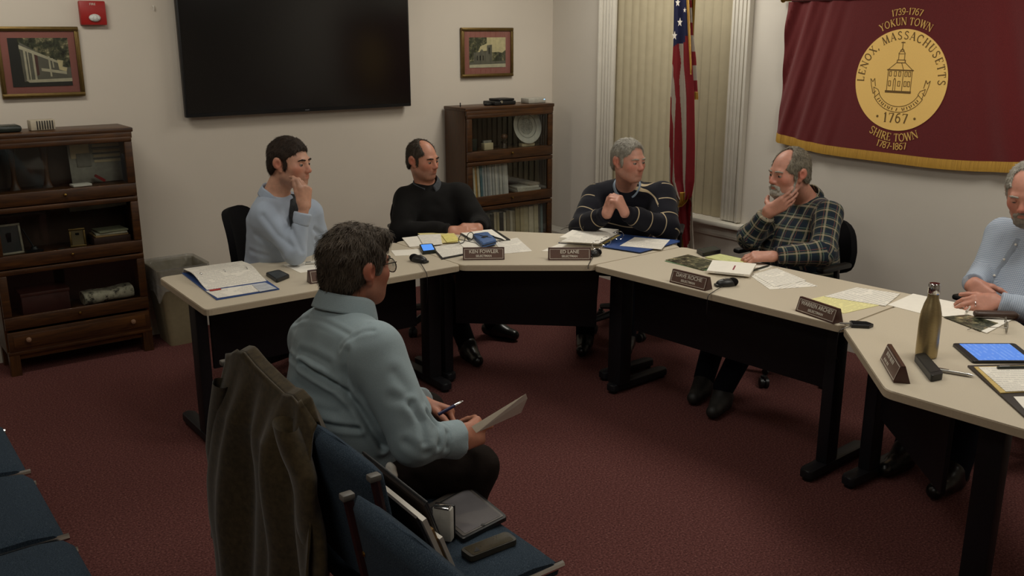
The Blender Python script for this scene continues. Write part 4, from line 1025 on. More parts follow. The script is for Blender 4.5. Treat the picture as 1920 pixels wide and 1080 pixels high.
# --- near corner table
c = atz(1736, 668, TZ)
bt = thing('water_bottle', 'brushed steel water bottle standing on the right corner table', 'bottle', (c.x, c.y, TZ+.0005))
N = NT('brushed champagne steel'); f = N.noise(N.coord('Object', (1, 1, 30)), 60, 3); N.col(N.ramp(f, [(.3, srgb('9c8a63')), (.7, srgb('b5a37b'))])); N.set(Metallic=.8, Roughness=.36); M_BOT = N.m
obj('body', B().lathe([(.0, 0), (.033, 0), (.036, .004), (.0365, .02), (.0365, .13), (.034, .16), (.027, .19), (.0195, .212), (.018, .222), (.018, .228), (.0, .228)], 36), M_BOT, bt)
obj('cap', B().lathe([(.0, .2285), (.0175, .2285), (.0195, .231), (.0198, .262), (.017, .266), (.0, .266)], 30), M_CHROME, bt)
t = phone('small black recorder standing at the foot of the steel bottle', [(1713, 676), (1733, 672), (1768, 712), (1745, 717)], M_BLKP, plain('dark grey plastic', '2a2a2a', .35), .022, .25, cat='recorder', nm='voice_recorder')
pen('silver pen between the recorder and the tablet', (1756, 693), (1828, 705), .001, M_SILVER, M_CHROME, r=.006)
t, P = root_at('tablet', 'tablet with a glowing blue page on the right corner table', 'tablet', [(1785, 648), (1902, 648), (1945, 682), (1824, 682)])
Mi = (Matrix.Translation((t.location.x, t.location.y, 0)) @ Matrix.Rotation(t.rotation_euler.z, 4, 'Z')).inverted(); L = [Mi @ Vector((p.x, p.y, 0)) for p in P]
obj('case', B().prism(round_poly([(p.x, p.y) for p in L], .010), 0, .009, None, .002), M_BLKP, t, smooth=False)
N = NT('tablet page'); tc = N.coord('Object'); sp = N.n('ShaderNodeSeparateXYZ'); N.l(tc, sp.inputs[0])
ln = N.math('MULTIPLY', N.math('LESS_THAN', N.math('FRACT', N.math('MULTIPLY', sp.outputs['X'], 55)), .4), N.math('GREATER_THAN', N.noise(N.coord('Object', (1, 1, 1)), 60, 2), .5))
cc = N.mix(N.math('MULTIPLY', ln, .35), srgb('5d8fe6'), srgb('9dbdf2')); N.col(srgb('101010')); N.l(cc, N.b.inputs['Emission Color']); N.b.inputs['Emission Strength'].default_value = .95; N.set(Roughness=.2)
obj('screen', B().prism([(p.x*.80, p.y*.90) for p in L], .009, .0096), N.m, t, smooth=False)
t, P = root_at('leather_portfolio', 'open dark leather portfolio with a note pad at the right edge', 'portfolio', [(1815, 688), (1960, 686), (2075, 800), (1945, 806)])
M_LEA = plain('dark leather', '2b211d', .5, var=.12, scale=120, bump=.2)
flat('cover', '', '', [(1814, 688), (1975, 684), (2110, 800), (1945, 806)], M_LEA, .0006, .006, parent=t)
flat('pad_backing', '', '', [(1826, 689), (1958, 686), (2004, 732), (1876, 738)], plain('yellow pad edge', 'c9ae6a', .6), .007, .003, parent=t)
flat('note_pad', '', '', [(1834, 689), (1958, 687), (2000, 731), (1886, 735)], M_PTEXT, .0102, .002, parent=t)
flat('white_card', '', '', [(1900, 744), (2010, 742), (2080, 796), (1946, 796)], M_PAPER, .007, .001, parent=t)
pen('dark pen across the top of the open leather portfolio', (1870, 689), (1940, 688), .013, C1)

# ================================================================== banner
def banner_y(px): return px
bz_t, by_l, by_r = 2.005, 3.575, 2.10
bn = thing('town_banner', 'maroon town banner with a round yellow seal hanging on the right wall', 'banner', (XW-.004, (by_l+by_r)/2, 1.15))
BM = Matrix(((0, 0, -1, 0), (-1, 0, 0, 0), (0, 1, 0, 0), (0, 0, 0, 1)))      # (right, up, out) -> world axes
hw = (by_l-by_r)/2; hh = bz_t-1.15
N = NT('maroon banner cloth'); f = N.noise(N.coord('Object'), 420, 3, .6); N.col(N.ramp(f, [(.3, srgb('571719')), (.7, srgb('6d2022'))])); N.set(Roughness=.8); N.b.inputs['Specular IOR Level'].default_value = .2; N.b.inputs['Sheen Weight'].default_value = .25; N.bump(f, .15, .002); M_BAN = N.m
def fold(x, v):
    e = max(0, (-x-.28)/(hw-.28)); e2 = max(0, (x-.42)/(hw-.42))
    s = math.sin((x*1.0+v*.16)*42)*.016+math.sin((x*1.3+v*.3)*75)*.006
    return .030+e*s*(1.0-.25*v)*1.0 + e2*math.sin((x-v*.22)*34)*.012
def bsurf(u, v, drop=0):
    x = -hw*(1+.03*(v))+u*hw*2*(1.015); sag = -.045*math.sin(PI*min(1, u*1.0))**1*(v)
    if v > 0: sag += -.012*math.sin(u*9)*v*(1-u)
    return x, (hh-.012)*(1-v)+v*(.085+drop)+sag-.02*u*v, fold(x, v)
obj('cloth', B().grid(lambda u, v: BM @ Vector(bsurf(u, v)), 110, 44, .002), M_BAN, bn)
b = B().grid(lambda u, v: BM @ (Vector(bsurf(u, 1))+Vector((0, -.052*v, .002+.004*math.sin(v*2)))), 220, 4, .002)
N = NT('gold fringe'); wv = N.noise(N.coord('Object', (1, 160, 1)), 3, 2); N.col(N.ramp(wv, [(.3, srgb('8c6117')), (.7, srgb('d0a23f'))])); N.set(Roughness=.6); N.bump(wv, .6, .004); M_FRG = N.m
obj('fringe', b, M_FRG, bn)
obj('rod', B().tube([BM @ Vector((-hw-.035, hh, .03)), BM @ Vector((hw+.035, hh, .03))], .009, 10), M_BRASS, bn)
for s in (-1, 1): obj('finial', B().sphere(BM @ Vector((s*(hw+.045), hh, .03)), .016), M_BRASS, bn)
obj('sleeve', B().tube([BM @ Vector((-hw+.02, hh, .03)), BM @ Vector((hw-.02, hh, .03))], .0125, 12), M_BAN, bn)
sc_x = (by_l+by_r)/2-2.824; sc_z = 1.574-1.15; SR = .265
M_SEAL = plain('yellow seal cloth', 'fbcf78', .7, var=.03, scale=200); M_BRN = plain('brown thread', '6f5326', .7); M_LET = plain('gold thread', 'dcb262', .7)
seal = obj('seal', B().prism([(sc_x+SR*math.cos(a), sc_z+SR*math.sin(a)) for a in [k*2*PI/96 for k in range(96)]], .0325, .0345, BM), M_SEAL, bn, smooth=False)
GL = {'L': (.66, [(1, (.16,0,.16,1)), (0, (.16,.03,.6,.03)), (0, (.6,0,.6,.24))], [(.16,1)]), 'E': (.68, [(1,(.16,0,.16,1)),(0,(.16,.97,.58,.97)),(0,(.16,.5,.46,.5)),(0,(.16,.03,.6,.03)),(0,(.58,1,.58,.8)),(0,(.6,0,.6,.22))], []),
 'N': (.84, [(0,(.12,0,.12,1)),(1,(.12,1,.72,0)),(0,(.72,0,.72,1))], [(.12,0),(.72,1),(.08,1)]), 'X': (.76, [(1,(.1,1,.66,0)),(0,(.64,1,.1,0))], [(.1,1),(.66,0),(.64,1),(.1,0)]),
 'M': (.94, [(0,(.1,0,.14,1)),(1,(.14,1,.46,0)),(0,(.46,0,.78,1)),(1,(.78,1,.82,0))], [(.1,0),(.82,0)]), 'A': (.74, [(0,(.06,0,.36,1)),(1,(.36,1,.68,0)),(0,(.18,.33,.54,.33))], [(.06,0),(.68,0)]),
 'S': (.68, [(2,(.56,.84,.44,.97,.26,.97,.14,.84,.16,.66,.3,.55,.46,.45,.58,.32,.56,.13,.42,.02,.24,.02,.12,.16))], []), 'H': (.82, [(1,(.16,0,.16,1)),(1,(.66,0,.66,1)),(0,(.16,.5,.66,.5))], [(.16,0),(.16,1),(.66,0),(.66,1)]),
 'U': (.76, [(1,(.14,1,.14,.3)),(2,(.14,.3,.2,.08,.38,.02,.56,.08,.62,.3)),(0,(.62,.3,.62,1))], [(.14,1),(.62,1)]), 'T': (.68, [(1,(.34,0,.34,1)),(0,(.04,.97,.64,.97)),(0,(.05,1,.05,.78)),(0,(.63,1,.63,.78))], [(.34,0)]),
 'Y': (.74, [(1,(.08,1,.36,.48)),(0,(.66,1,.36,.48)),(1,(.36,.48,.36,0))], [(.08,1),(.66,1),(.36,0)]), 'K': (.78, [(1,(.16,0,.16,1)),(0,(.16,.4,.62,1)),(1,(.3,.55,.66,0))], [(.16,0),(.16,1),(.62,1),(.66,0)]),
 'W': (1.0, [(1,(.06,1,.3,0)),(0,(.3,0,.5,1)),(1,(.5,1,.74,0)),(0,(.74,0,.94,1))], [(.06,1),(.5,1),(.94,1)]), 'I': (.32, [(1,(.16,0,.16,1))], [(.16,0),(.16,1)]),
 'R': (.74, [(1,(.16,0,.16,1)),(2,(.16,.97,.46,.97,.58,.84,.58,.66,.46,.52,.16,.5)),(1,(.34,.5,.68,0))], [(.16,0),(.16,1),(.68,0)]), '1': (.46, [(1,(.26,0,.26,1)),(0,(.26,1,.1,.85))], [(.26,0)]),
 '7': (.62, [(0,(.08,.96,.58,.96)),(1,(.58,.96,.28,0)),(0,(.08,1,.08,.8))], []), '3': (.62, [(2,(.1,.84,.22,.98,.42,.97,.52,.8,.44,.6,.28,.53,.46,.46,.56,.28,.48,.06,.26,.02,.08,.14))], []),
 '9': (.66, [(3,(.34,.68,.24,.3)),(2,(.58,.68,.54,.3,.36,.06,.14,.02))], []), '6': (.66, [(3,(.34,.32,.24,.3)),(2,(.1,.32,.14,.7,.32,.94,.54,.98))], []), '8': (.62, [(3,(.31,.75,.2,.24)),(3,(.31,.27,.24,.27))], []),
 '-': (.46, [(2,(.08,.42,.38,.42))], []), ',': (.3, [(2,(.14,.08,.06,-.16))], []), ' ': (.34, [], []), 'O': (.86, [(3,(.42,.5,.34,.48))], []), 'C': (.8, [(4,(.44,.5,.36,.48)),(0,(.72,.95,.72,.72))], [])}
def ribbon(b, pts, w, M, z=.0, th=.0007):
    for p, q in zip(pts, pts[1:]):
        d = Vector((q[0]-p[0], q[1]-p[1])); L = d.length
        if L < 1e-6: continue
        d /= L; n = Vector((-d.y, d.x))*w/2; e = d*w*.18; p_, q_ = Vector(p)-e, Vector(q)+e
        b.prism([tuple(p_-n), tuple(q_-n), tuple(q_+n), tuple(p_+n)], z, z+th+(len(b.bm.verts) % 37)*.000012, M)
def glyph(b, ch, size, M, z):
    adv, st, sf = GL[ch]
    for k, a in st:
        if k == 3 or k == 4:
            cx, cy, rx, ry = a; r0, r1 = (0, 2*PI) if k == 3 else (rad(48), rad(312))
            pts = [((cx+rx*math.cos(r0+(r1-r0)*i/18))*size, (cy+ry*math.sin(r0+(r1-r0)*i/18))*size) for i in range(19)]
        else: pts = [(a[i]*size, a[i+1]*size) for i in range(0, len(a), 2)]
        ribbon(b, pts, size*(.06, .15, .11, .12, .12)[k], M, z)
    for x, y in sf: ribbon(b, [((x-.11)*size, (y+(.02 if y < .5 else -.02))*size), ((x+.11)*size, (y+(.02 if y < .5 else -.02))*size)], size*.05, M, z)
def arc_text(b, s, R, size, mid, z, bottom=False, gap=.05, R3=0):
    tot = sum(GL[c][0]*size+gap*size for c in s); a = mid+(tot/2/R if not bottom else -tot/2/R)
    for c in s:
        w = GL[c][0]*size+gap*size
        if bottom:
            aa = a+w/2/R; M = Matrix.Translation((sc_x+R*math.cos(aa), sc_z+R*math.sin(aa), 0)) @ Matrix.Rotation(aa+PI/2, 4, 'Z') @ Matrix.Translation((-w/2, 0, 0)); a += w/R
        else:
            aa = a-w/2/R; M = Matrix.Translation((sc_x+R*math.cos(aa), sc_z+R*math.sin(aa), 0)) @ Matrix.Rotation(aa-PI/2, 4, 'Z') @ Matrix.Translation((-w/2, 0, 0)); a -= w/R
        glyph(b, c, size, BM @ M, z)
b = B(); arc_text(b, 'LENOX, MASSACHUSETTS', .213, .041, PI/2-.02, .0346, gap=.16)
def line_text(b, s, size, y, z, gap=.08, x0=0):
    tot = sum(GL[c][0]*size+gap*size for c in s); x = sc_x-tot/2+x0
    for c in s: glyph(b, c, size, BM @ Matrix.Translation((x, sc_z+y, 0)), z); x += GL[c][0]*size+gap*size
obj('seal_lettering', b, M_BRN, seal, smooth=False); b = B()
line_text(b, '1767', .05, -.222, .0346, .16)
obj('seal_date', b, M_BRN, seal, smooth=False)
for sx in (-.11, .108): obj('seal_dot', B().prism([(sc_x+sx+.007*math.cos(a), sc_z-.195+.007*math.sin(a)) for a in [k*PI/5 for k in range(10)]], .0346, .0353, BM), M_BRN, seal, smooth=False)
b = B()
def ln(pts, w=.0032): ribbon(b, [(sc_x+x, sc_z+y) for x, y in pts], w, BM, .0346)
def rc(x0, y0, x1, y1, w=.003): ln([(x0, y0), (x1, y0), (x1, y1), (x0, y1), (x0, y0)], w)
rc(-.072, -.062, .066, .052); ln([(-.078, .054), (.072, .054)], .006); ln([(-.072, .056), (-.028, .092), (.022, .092), (.066, .056)]); rc(-.026, .092, .02, .106, .004); rc(-.02, .106, .014, .138); ln([(-.022, .138), (-.003, .166), (.016, .138)]); rc(-.012, .15, .006, .158); ln([(-.003, .166), (-.003, .2)]); ln([(-.012, .196), (.008, .196)], .005)
ln([(0, .092), (.016, .054), (.016, -.062)]); ln([(-.078, -.06), (.068, -.06)], .012)
for x in (-.058, -.030, -.004, .032, .052): rc(x-.006, .022, x+.006, .046, .003); rc(x-.006, -.03, x+.006, -.004, .003) if x != -.030 else ln([(x-.006, -.056), (x-.006, .0), (x, .012), (x+.006, 0), (x+.006, -.056)], .003)
for R, a0, a1 in ((.112, 205, 335), (.142, 208, 332)): ln([(R*1.12*math.cos(rad(a0+(a1-a0)*k/24)), -.025+R*math.sin(rad(a0+(a1-a0)*k/24))) for k in range(25)])
for s in (-1, 1): ln([(s*.112, -.07), (s*.136, -.092), (s*.15, -.04), (s*.122, -.052), (s*.112, -.07)]); ln([(s*.135, -.06), (s*.15, -.075), (s*.165, -.03), (s*.172, .004), (s*.158, -.012), (s*.148, .006), (s*.14, -.035)])
for k in range(19):
    if k in (8, 10): continue
    a = rad(217+k*5.9); r0, r1 = .121, .134; ln([(r0*1.12*math.cos(a), -.025+r0*math.sin(a)), (r1*1.12*math.cos(a+.03*(k % 3-1)), -.025+r1*math.sin(a))], .0045)
obj('seal_drawing', b, M_BRN, seal, smooth=False)
b = B(); arc_text(b, 'YOKUN TOWN', .286, .037, PI/2-.0, .0335, gap=.02); arc_text(b, '1739-1767', .338, .033, PI/2-.0, .0335, gap=.0)
obj('banner_lettering', b, M_LET, bn, smooth=False); b = B(); arc_text(b, 'SHIRE TOWN', .322, .041, -PI/2-.02, .0335, True, .06); arc_text(b, '1787-1867', .366, .035, -PI/2-.03, .0335, True, .02)
obj('banner_lettering', b, M_LET, bn, smooth=False)

# ================================================================== flag
FX = 4.50
fz0 = atX(1282, 470, FX); fp = atX(1284, 250, FX)
fl = thing('national_flag', 'red, white and blue flag hanging on a pole before the window blind', 'flag', (FX, fp.y, 0))
obj('pole', B().tube([(.02, 0, .04), (.02, 0, 2.35)], .013, 10).lathe([(.0, 2.35), (.02, 2.37), (.012, 2.42), (.0, 2.46)], 10, Mloc((.02, 0, 0))), M_BRASS, fl)
obj('stand', B().lathe([(.13, 0), (.13, .012), (.05, .03), (.022, .05), (.022, .12), (.014, .125)], 24, Mloc((.02, 0, 0))), M_BRASS, fl)
M_FR = plain('flag red', '8f1c24', .75, var=.06, scale=25); M_FW = plain('flag white', 'b9ada0', .75, var=.04, scale=25); M_FB = plain('flag blue', '23264f', .75, var=.08, scale=25)
FM = [M_FR, M_FW, M_FB, M_FRG]
def L2(px, py, out=0.0): p = atX(px, py, FX-out); return Vector((p.x-FX, p.y-fp.y, p.z))
def drape(name, outline, stripe, nu=56, nv=120, amp=.020, nf=2.6, out=.03, ph=0.0, thick=.002):
    """outline: list of (y_px, xl, xr); stripe(u, v, py) -> material"""
    ys = [o[0] for o in outline]; b = B(); rows = []
    for j in range(nv+1):
        py = ys[0]+(ys[-1]-ys[0])*j/nv; xl = np.interp(py, ys, [o[1] for o in outline]); xr = np.interp(py, ys, [o[2] for o in outline])
        row = []
        for i in range(nu+1):
            u = i/nu; p = L2(xl+(xr-xl)*u, py, out)
            p.x += amp*math.sin(u*nf*2*PI+ph+j/nv*1.2)+amp*.4*math.sin(u*nf*4.4*PI+j/nv*2)+ .006*(2*u-1)**2
            row.append(b.bm.verts.new(p))
        rows.append(row)
    for j in range(nv):
        py = ys[0]+(ys[-1]-ys[0])*(j+.5)/nv
        for i in range(nu):
            f = b.bm.faces.new((rows[j][i], rows[j][i+1], rows[j+1][i+1], rows[j+1][i])); f.material_index = stripe((i+.5)/nu, (j+.5)/nv, py)
    bmesh.ops.solidify(b.bm, geom=b.bm.faces[:], thickness=thick)
    return obj(name, b, FM, fl, angle=180)
bnd = lambda py, *k: np.interp(py, [q[0] for q in k], [q[1] for q in k])
def st_main(u, v, py):
    if py < 88-13*u: return 2 if not (u > .72 and py > 66) else 0
    x = np.interp(py, [-40, 80, 180, 280, 370, 440], [1262, 1259, 1253, 1250, 1249, 1256])+u*np.interp(py, [-40, 80, 180, 280, 370, 440], [28, 36, 46, 48, 46, 40])
    ys = [90, 118, 150, 185, 240, 300, 340, 375]
    T = ([1240]*4+[1240, 1257, 1256, 1256], [1240, 1240, 1240, 1255, 1263, 1264, 1260, 1260], [1250, 1256, 1264, 1270, 1267, 1265, 1266, 1266], [1275, 1276, 1274, 1274, 1275, 1277, 1278, 1279], [1281, 1281, 1284, 1286, 1287, 1285, 1282, 1282])
    k = sum(1 for q in T if x > np.interp(py, ys, q))
    return (1, 0, 1, 0, 1, 0)[k]
drape('lower_cloth', [(340, 1262, 1299), (400, 1264, 1300), (440, 1276, 1301), (470, 1281, 1302)], lambda u, v, py: 0 if u < np.interp(py, [340, 380, 430, 470], [.2, .95, .75, .35]) and u > np.interp(py, [340, 372, 400, 430, 470], [0, .45, .25, .0, -1]) else 1, 30, 60, .012, 1.6, .005, 1.0)
drape('side_cloth', [(-40, 1284, 1293), (60, 1287, 1297), (110, 1291, 1303), (172, 1295, 1306)], lambda u, v, py: 0 if any(a < py < b for a, b in ((-40, -14), (0, 14), (42, 66), (96, 122), (150, 172))) else 1, 10, 90, .006, 1, .02)
drape('front_cloth', [(-40, 1262, 1290), (80, 1259, 1293), (180, 1253, 1299), (280, 1250, 1300), (340, 1250, 1299), (368, 1263, 1294), (374, 1270, 1290)], st_main, 130, 170, .012, 1.9, .05, .4)
drape('hoist_fringe', [(-40, 1284, 1289), (60, 1288, 1293), (120, 1292, 1295), (140, 1294, 1295)], lambda u, v, py: 3, 4, 40, .002, 1, .075)
drape('bottom_fringe', [(360, 1267, 1292), (378, 1269, 1290), (388, 1271, 1279)], lambda u, v, py: 3, 24, 10, .012, 1.6, .055)
drape('side_fringe', [(172, 1295, 1307), (187, 1296, 1307)], lambda u, v, py: 3, 10, 8, .006, 1, .02)
b = B()
for x, y, s in ((1271, 5, .026), (1284, 19, .016), (1275, 42, .028), (1265, 67, .028)):
    c = L2(x, y, .088); pts = []
    for k in range(10): a = PI/2+k*PI/5; r = s*(1 if k % 2 == 0 else .42); pts.append((r*math.cos(a)*.8, r*math.sin(a)))
    obj('star', B().prism(pts, 0, .0012, Matrix.Translation(c) @ BM), plain('flag star white', 'cfc6bb', .7), fl, smooth=False)

# ================================================================== things on the blue chair's seat
SZ = .462
def onseat(px): return [atz(x, y, SZ) for x, y in px]
t, P = root_at('tablet', 'tablet in a dark folding case on the blue seat', 'tablet', [(806, 962), (880, 920), (948, 976), (868, 1017)], tz=SZ, z=.002)
Mi = (Matrix.Translation((t.location.x, t.location.y, 0)) @ Matrix.Rotation(t.rotation_euler.z, 4, 'Z')).inverted(); L = [Mi @ Vector((p.x, p.y, 0)) for p in P]
obj('case', B().prism(round_poly([(p.x*1.05, p.y*1.05) for p in L], .012), 0, .012, None, .003), M_BLKP, t, smooth=False)
obj('bezel', B().prism(round_poly([(p.x*.95, p.y*.96) for p in L], .008), .012, .0135), plain('grey bezel', '5a5552', .35), t, smooth=False)
obj('screen', B().prism(round_poly([(p.x*.84, p.y*.90) for p in L], .004), .0135, .0142), plain('grey glossy screen', '6d6a6c', .06, var=.04), t, smooth=False)
obj('home_button', B().lathe([(0, .0135), (.006, .0148), (.0, .015)], 12, Mloc(((L[2]+L[3]).x/2*.905, (L[2]+L[3]).y/2*.905, 0))), M_BLKP, t)
obj('case_flap', B().prism([(q.x, q.y) for q in (L[0]*1.06, L[1]*1.06, L[1]*1.28, L[0]*1.28)], .001, .010, None, .003), plain('brown case lining', '2c241c', .6), t, smooth=False)
t = phone('phone in a dark olive case at the front of the blue seat', [(862, 1040), (950, 1006), (971, 1022), (883, 1056)], plain('olive case', '2e2a20', .5), plain('olive screen', '3b3629', .2), .016, .13, tz=SZ, z=.002)
obj('camera_window', B().prism([(-.058, -.012), (-.04, -.016), (-.038, .008)], .0168, .0176), M_BLKP, t, smooth=False)
# silver camera standing against the folder
c = atz(832, 1012, SZ); t = thing('pocket_camera', 'silver pocket recorder standing upright before the black folder', 'recorder', (c.x, c.y, SZ+.002), rad(35))
obj('body', B().box((0, 0, .05), (.028, .055, .10), .006), plain('pale grey device', 'b9b6ae', .35), t); obj('edge', B().box((.016, 0, .05), (.008, .058, .102), .003), M_BLKP, t); obj('lens_cap', B().box((-.004, 0, .1015), (.022, .045, .006), .002), M_CHROME, t)
# black document folder with papers leaning on the backrest
t = thing('document_folder', 'black folder stuffed with papers leaning against the blue chair back', 'folder', (1.05, 1.90, SZ+.004))
QA, QB, QC, QD = Vector((.975, 1.985, .765)), Vector((.985, 1.675, .742)), Vector((1.14, 1.82, .466)), Vector((1.09, 2.12, .466))
QN = ((QB-QA).cross(QD-QA)).normalized(); QN = QN if QN.x > 0 else -QN
def leaf(s0, s1, t0, t1, off, th):
    """a slab in the plane of the leaning folder: s along the top edge, t down the side"""
    q = lambda u, v: QA.lerp(QB, u).lerp(QD.lerp(QC, u), v)+QN*off-t.location
    pts = [(s0, t0), (s1, t0), (s1, t1), (s0, t1)]; b = B(); lo = [b.bm.verts.new(q(*p)) for p in pts]; hi = [b.bm.verts.new(q(*p)+QN*th) for p in pts]
    b.bm.faces.new(lo); b.bm.faces.new(list(reversed(hi)))
    for k in range(4): b.bm.faces.new((lo[k], hi[k], hi[(k+1) % 4], lo[(k+1) % 4]))
    bmesh.ops.recalc_face_normals(b.bm, faces=b.bm.faces); return b
obj('back_cover', leaf(0, 1.0, 0, 1, .0, .006), M_LEA, t, smooth=False); obj('papers', leaf(.1, 1.045, .03, .97, .007, .012), M_PAPER, t, smooth=False)
obj('tan_envelope', leaf(.1, 1.03, .25, .96, .0195, .007), plain('kraft envelope', '8a6a3c', .7), t, smooth=False); obj('note_pad', leaf(.1, 1.05, .42, .985, .027, .010), M_PAPER, t, smooth=False)
obj('front_cover', leaf(.0, .93, .02, 1, .038, .006), M_LEA, t, smooth=False); obj('edge_piping', B().tube([QA+QN*.046-t.location, QA.lerp(QB, .93)+QN*.046-t.location, QD.lerp(QC, .93)+QN*.046-t.location], .004, 8), M_BLKP, t)
# jacket over the chair back
N = NT('olive brown jacket'); f = N.noise(N.coord('Object'), 60, 4, .6); N.col(N.ramp(f, [(.3, srgb('2f2718')), (.7, srgb('463a26'))])); N.set(Roughness=.9); N.b.inputs['Specular IOR Level'].default_value = .12; N.b.inputs['Sheen Weight'].default_value = .2; N.bump(N.noise(N.coord('Object'), 500, 2), .25, .002); M_JKT = N.m
jk = thing('jacket', 'olive brown jacket hung over the chair back behind the denim shirt', 'jacket', (.90, 2.43, .50))
JX = .865
jo = [(655, 420, 560), (700, 416, 566), (760, 412, 570), (830, 404, 584), (890, 401, 600), (960, 406, 612), (1020, 416, 622), (1090, 424, 630), (1180, 432, 640)]
def jtop(u):   # top line, pixel y as it runs from the far corner to the near corner of the chair back
    return np.interp(u, [0, .08, .16, .3, .5, .7, .8, .9, 1], [668, 660, 662, 686, 714, 740, 744, 760, 806])
ym = lambda px, py: atX(px, py, JX)
def jsurf(u, v):
    yt = jtop(u); py = yt+(1180-yt)*v
    xl = np.interp(py, [q[0] for q in jo], [q[1] for q in jo]); xr = np.interp(py, [q[0] for q in jo], [q[2] for q in jo])
    if v < .0001: xl, xr = 428, 566
    # near top the columns follow the chair-back edge
    p = ym(xl+(xr-xl)*u, py)
    w = math.sin(u*PI)
    f = .020*math.sin(u*15.5+v*1.5+.5)*min(1, v*3)+.012*math.sin(u*31+v*3.2+1)*min(1, v*4)+.010*math.sin(u*9-v*6)*min(1, v*2)
    x = JX-.035*min(1, v*5)-.02*v+f+.015*(1-v)
    return Vector((x, p.y, p.z))-jk.location
b = B().grid(jsurf, 90, 90, .006)
obj('back_panel', b, M_JKT, jk, angle=180)
def jover(u, v):
    p = jsurf(u, 0)+jk.location; a = v*PI*.5
    return Vector((p.x+.055*math.sin(a)+.05*max(0, v-.5), p.y, p.z+.012*math.sin(v*PI)-(.14*max(0, v-.4)/.6)))-jk.location
obj('collar_fold', B().grid(jover, 60, 14, .008), M_JKT, jk, angle=180)
def sleeve(u, v):
    a = u*2*PI; c = ym(np.interp(v, [0, .3, 1], [556, 588, 622]), np.interp(v, [0, .3, 1], [790, 880, 1100]))
    r = .055-.012*v+.006*math.sin(v*14+a*2); return Vector((JX-.03+r*.55*math.cos(a), c.y+r*math.sin(a), c.z))-jk.location
obj('sleeve', B().grid(sleeve, 22, 36, 0, True), M_JKT, jk, angle=180)
def sleeve2(u, v):
    a = u*2*PI; c = ym(np.interp(v, [0, .3, 1], [427, 414, 418]), np.interp(v, [0, .3, 1], [715, 840, 1000]))
    r = .045-.01*v+.005*math.sin(v*13+a*2); return Vector((JX-.02+r*.5*math.cos(a), c.y+r*math.sin(a), c.z))-jk.location
obj('sleeve', B().grid(sleeve2, 22, 36, 0, True), M_JKT, jk, angle=180)
pb = atX(508, 716, .93); obj('collar_button', B().sphere(pb-jk.location, .018), plain('tan leather toggle', '6b5026', .6), jk)
# ================================================================== people
from mathutils.bvhtree import BVHTree
def nz(v): v = np.asarray(v, float); return v/np.linalg.norm(v)
FH, RH, UH = vec(Fh), vec(Rh), vec(Uh)
def PD(px, py, D): return vec(atD(px, py, D))
def m_skin(name, c, shade):
    N = NT(name); v = N.coord('Object'); f = N.noise(v, 60, 4, .6); a = N.n('ShaderNodeAttribute'); a.attribute_name = 'flush'
    base = N.ramp(f, [(.3, srgb([x*.93 for x in c])), (.7, srgb(c))])
    st = N.n('ShaderNodeAttribute'); st.attribute_name = 'stubble'
    cc = N.mix(N.math('MULTIPLY', a.outputs['Fac'], .65), base, srgb((c[0]*.95, c[1]*.66, c[2]*.62)))
    cc = N.mix(N.math('MULTIPLY', st.outputs['Fac'], shade), cc, srgb((.38, .33, .31)))
    N.col(cc); N.set(Roughness=.5); N.b.inputs['Subsurface Weight'].default_value = .12; N.b.inputs['Subsurface Radius'].default_value = (.02, .008, .004)
    N.b.inputs['Subsurface Scale'].default_value = .3; N.bump(N.noise(v, 420, 3, .6), .15, .002); return N.m
def m_hair(name, dark, light):
    N = NT(name); v = N.coord('Object', (1, 1, .35)); f = N.noise(v, 190, 4, .7); g = N.noise(N.coord('Object'), 24, 3)
    N.col(N.mix(.4, N.ramp(f, [(.3, srgb(dark)), (.7, srgb(light))]), N.ramp(g, [(.3, srgb(dark)), (.7, srgb(light))]))); N.set(Roughness=.55); N.b.inputs['Specular IOR Level'].default_value = .3
    N.bump(f, .9, .006); return N.m
def m_cloth(name, c, c2=None, kind='plain', rough=.9, var=.1):
    N = NT(name); v = N.coord('Object'); f = N.noise(v, 380, 3, .65)
    u = N.n('ShaderNodeAttribute'); u.attribute_name = 'uu'; w = N.n('ShaderNodeAttribute'); w.attribute_name = 'vv'; U, W = u.outputs['Fac'], w.outputs['Fac']
    a = [x for x in srgb(c)[:3]]; base = N.ramp(f, [(.3, tuple(x*(1-var) for x in a)+(1,)), (.7, tuple(min(1, x*(1+var)) for x in a)+(1,))])
    band = lambda s, per, lo, hi: N.math('MULTIPLY', N.math('GREATER_THAN', N.math('FRACT', N.math('DIVIDE', s, per)), lo), N.math('LESS_THAN', N.math('FRACT', N.math('DIVIDE', s, per)), hi))
    if kind == 'stripes': base = N.mix(band(N.math('ADD', U, .043), .098, .0, .062), base, srgb(c2))
    elif kind == 'plaid':
        base = N.mix(N.math('MULTIPLY', band(U, .058, .0, .42), .75), base, srgb('1e2838')); base = N.mix(N.math('MULTIPLY', band(W, .058, .0, .42), .75), base, srgb('1b2430'))
        base = N.mix(N.math('MULTIPLY', band(U, .058, .62, .78), .42), base, srgb(c2)); base = N.mix(N.math('MULTIPLY', band(W, .058, .62, .78), .42), base, srgb(c2))
        base = N.mix(N.math('MULTIPLY', band(U, .058, .90, .97), .5), base, srgb('6e7f74')); base = N.mix(N.math('MULTIPLY', band(W, .058, .90, .97), .5), base, srgb('7c4a44'))
    elif kind == 'gingham':
        base = N.mix(N.math('MULTIPLY', band(U, .0075, .0, .5), .36), base, srgb(c2)); base = N.mix(N.math('MULTIPLY', band(W, .0075, .0, .5), .36), base, srgb(c2))
    elif kind == 'knit': base = base
    N.col(base); N.set(Roughness=rough); N.b.inputs['Specular IOR Level'].default_value = .15; N.b.inputs['Sheen Weight'].default_value = .08 if kind != 'knit' else .03
    N.bump(f, .2, .002); return N.m
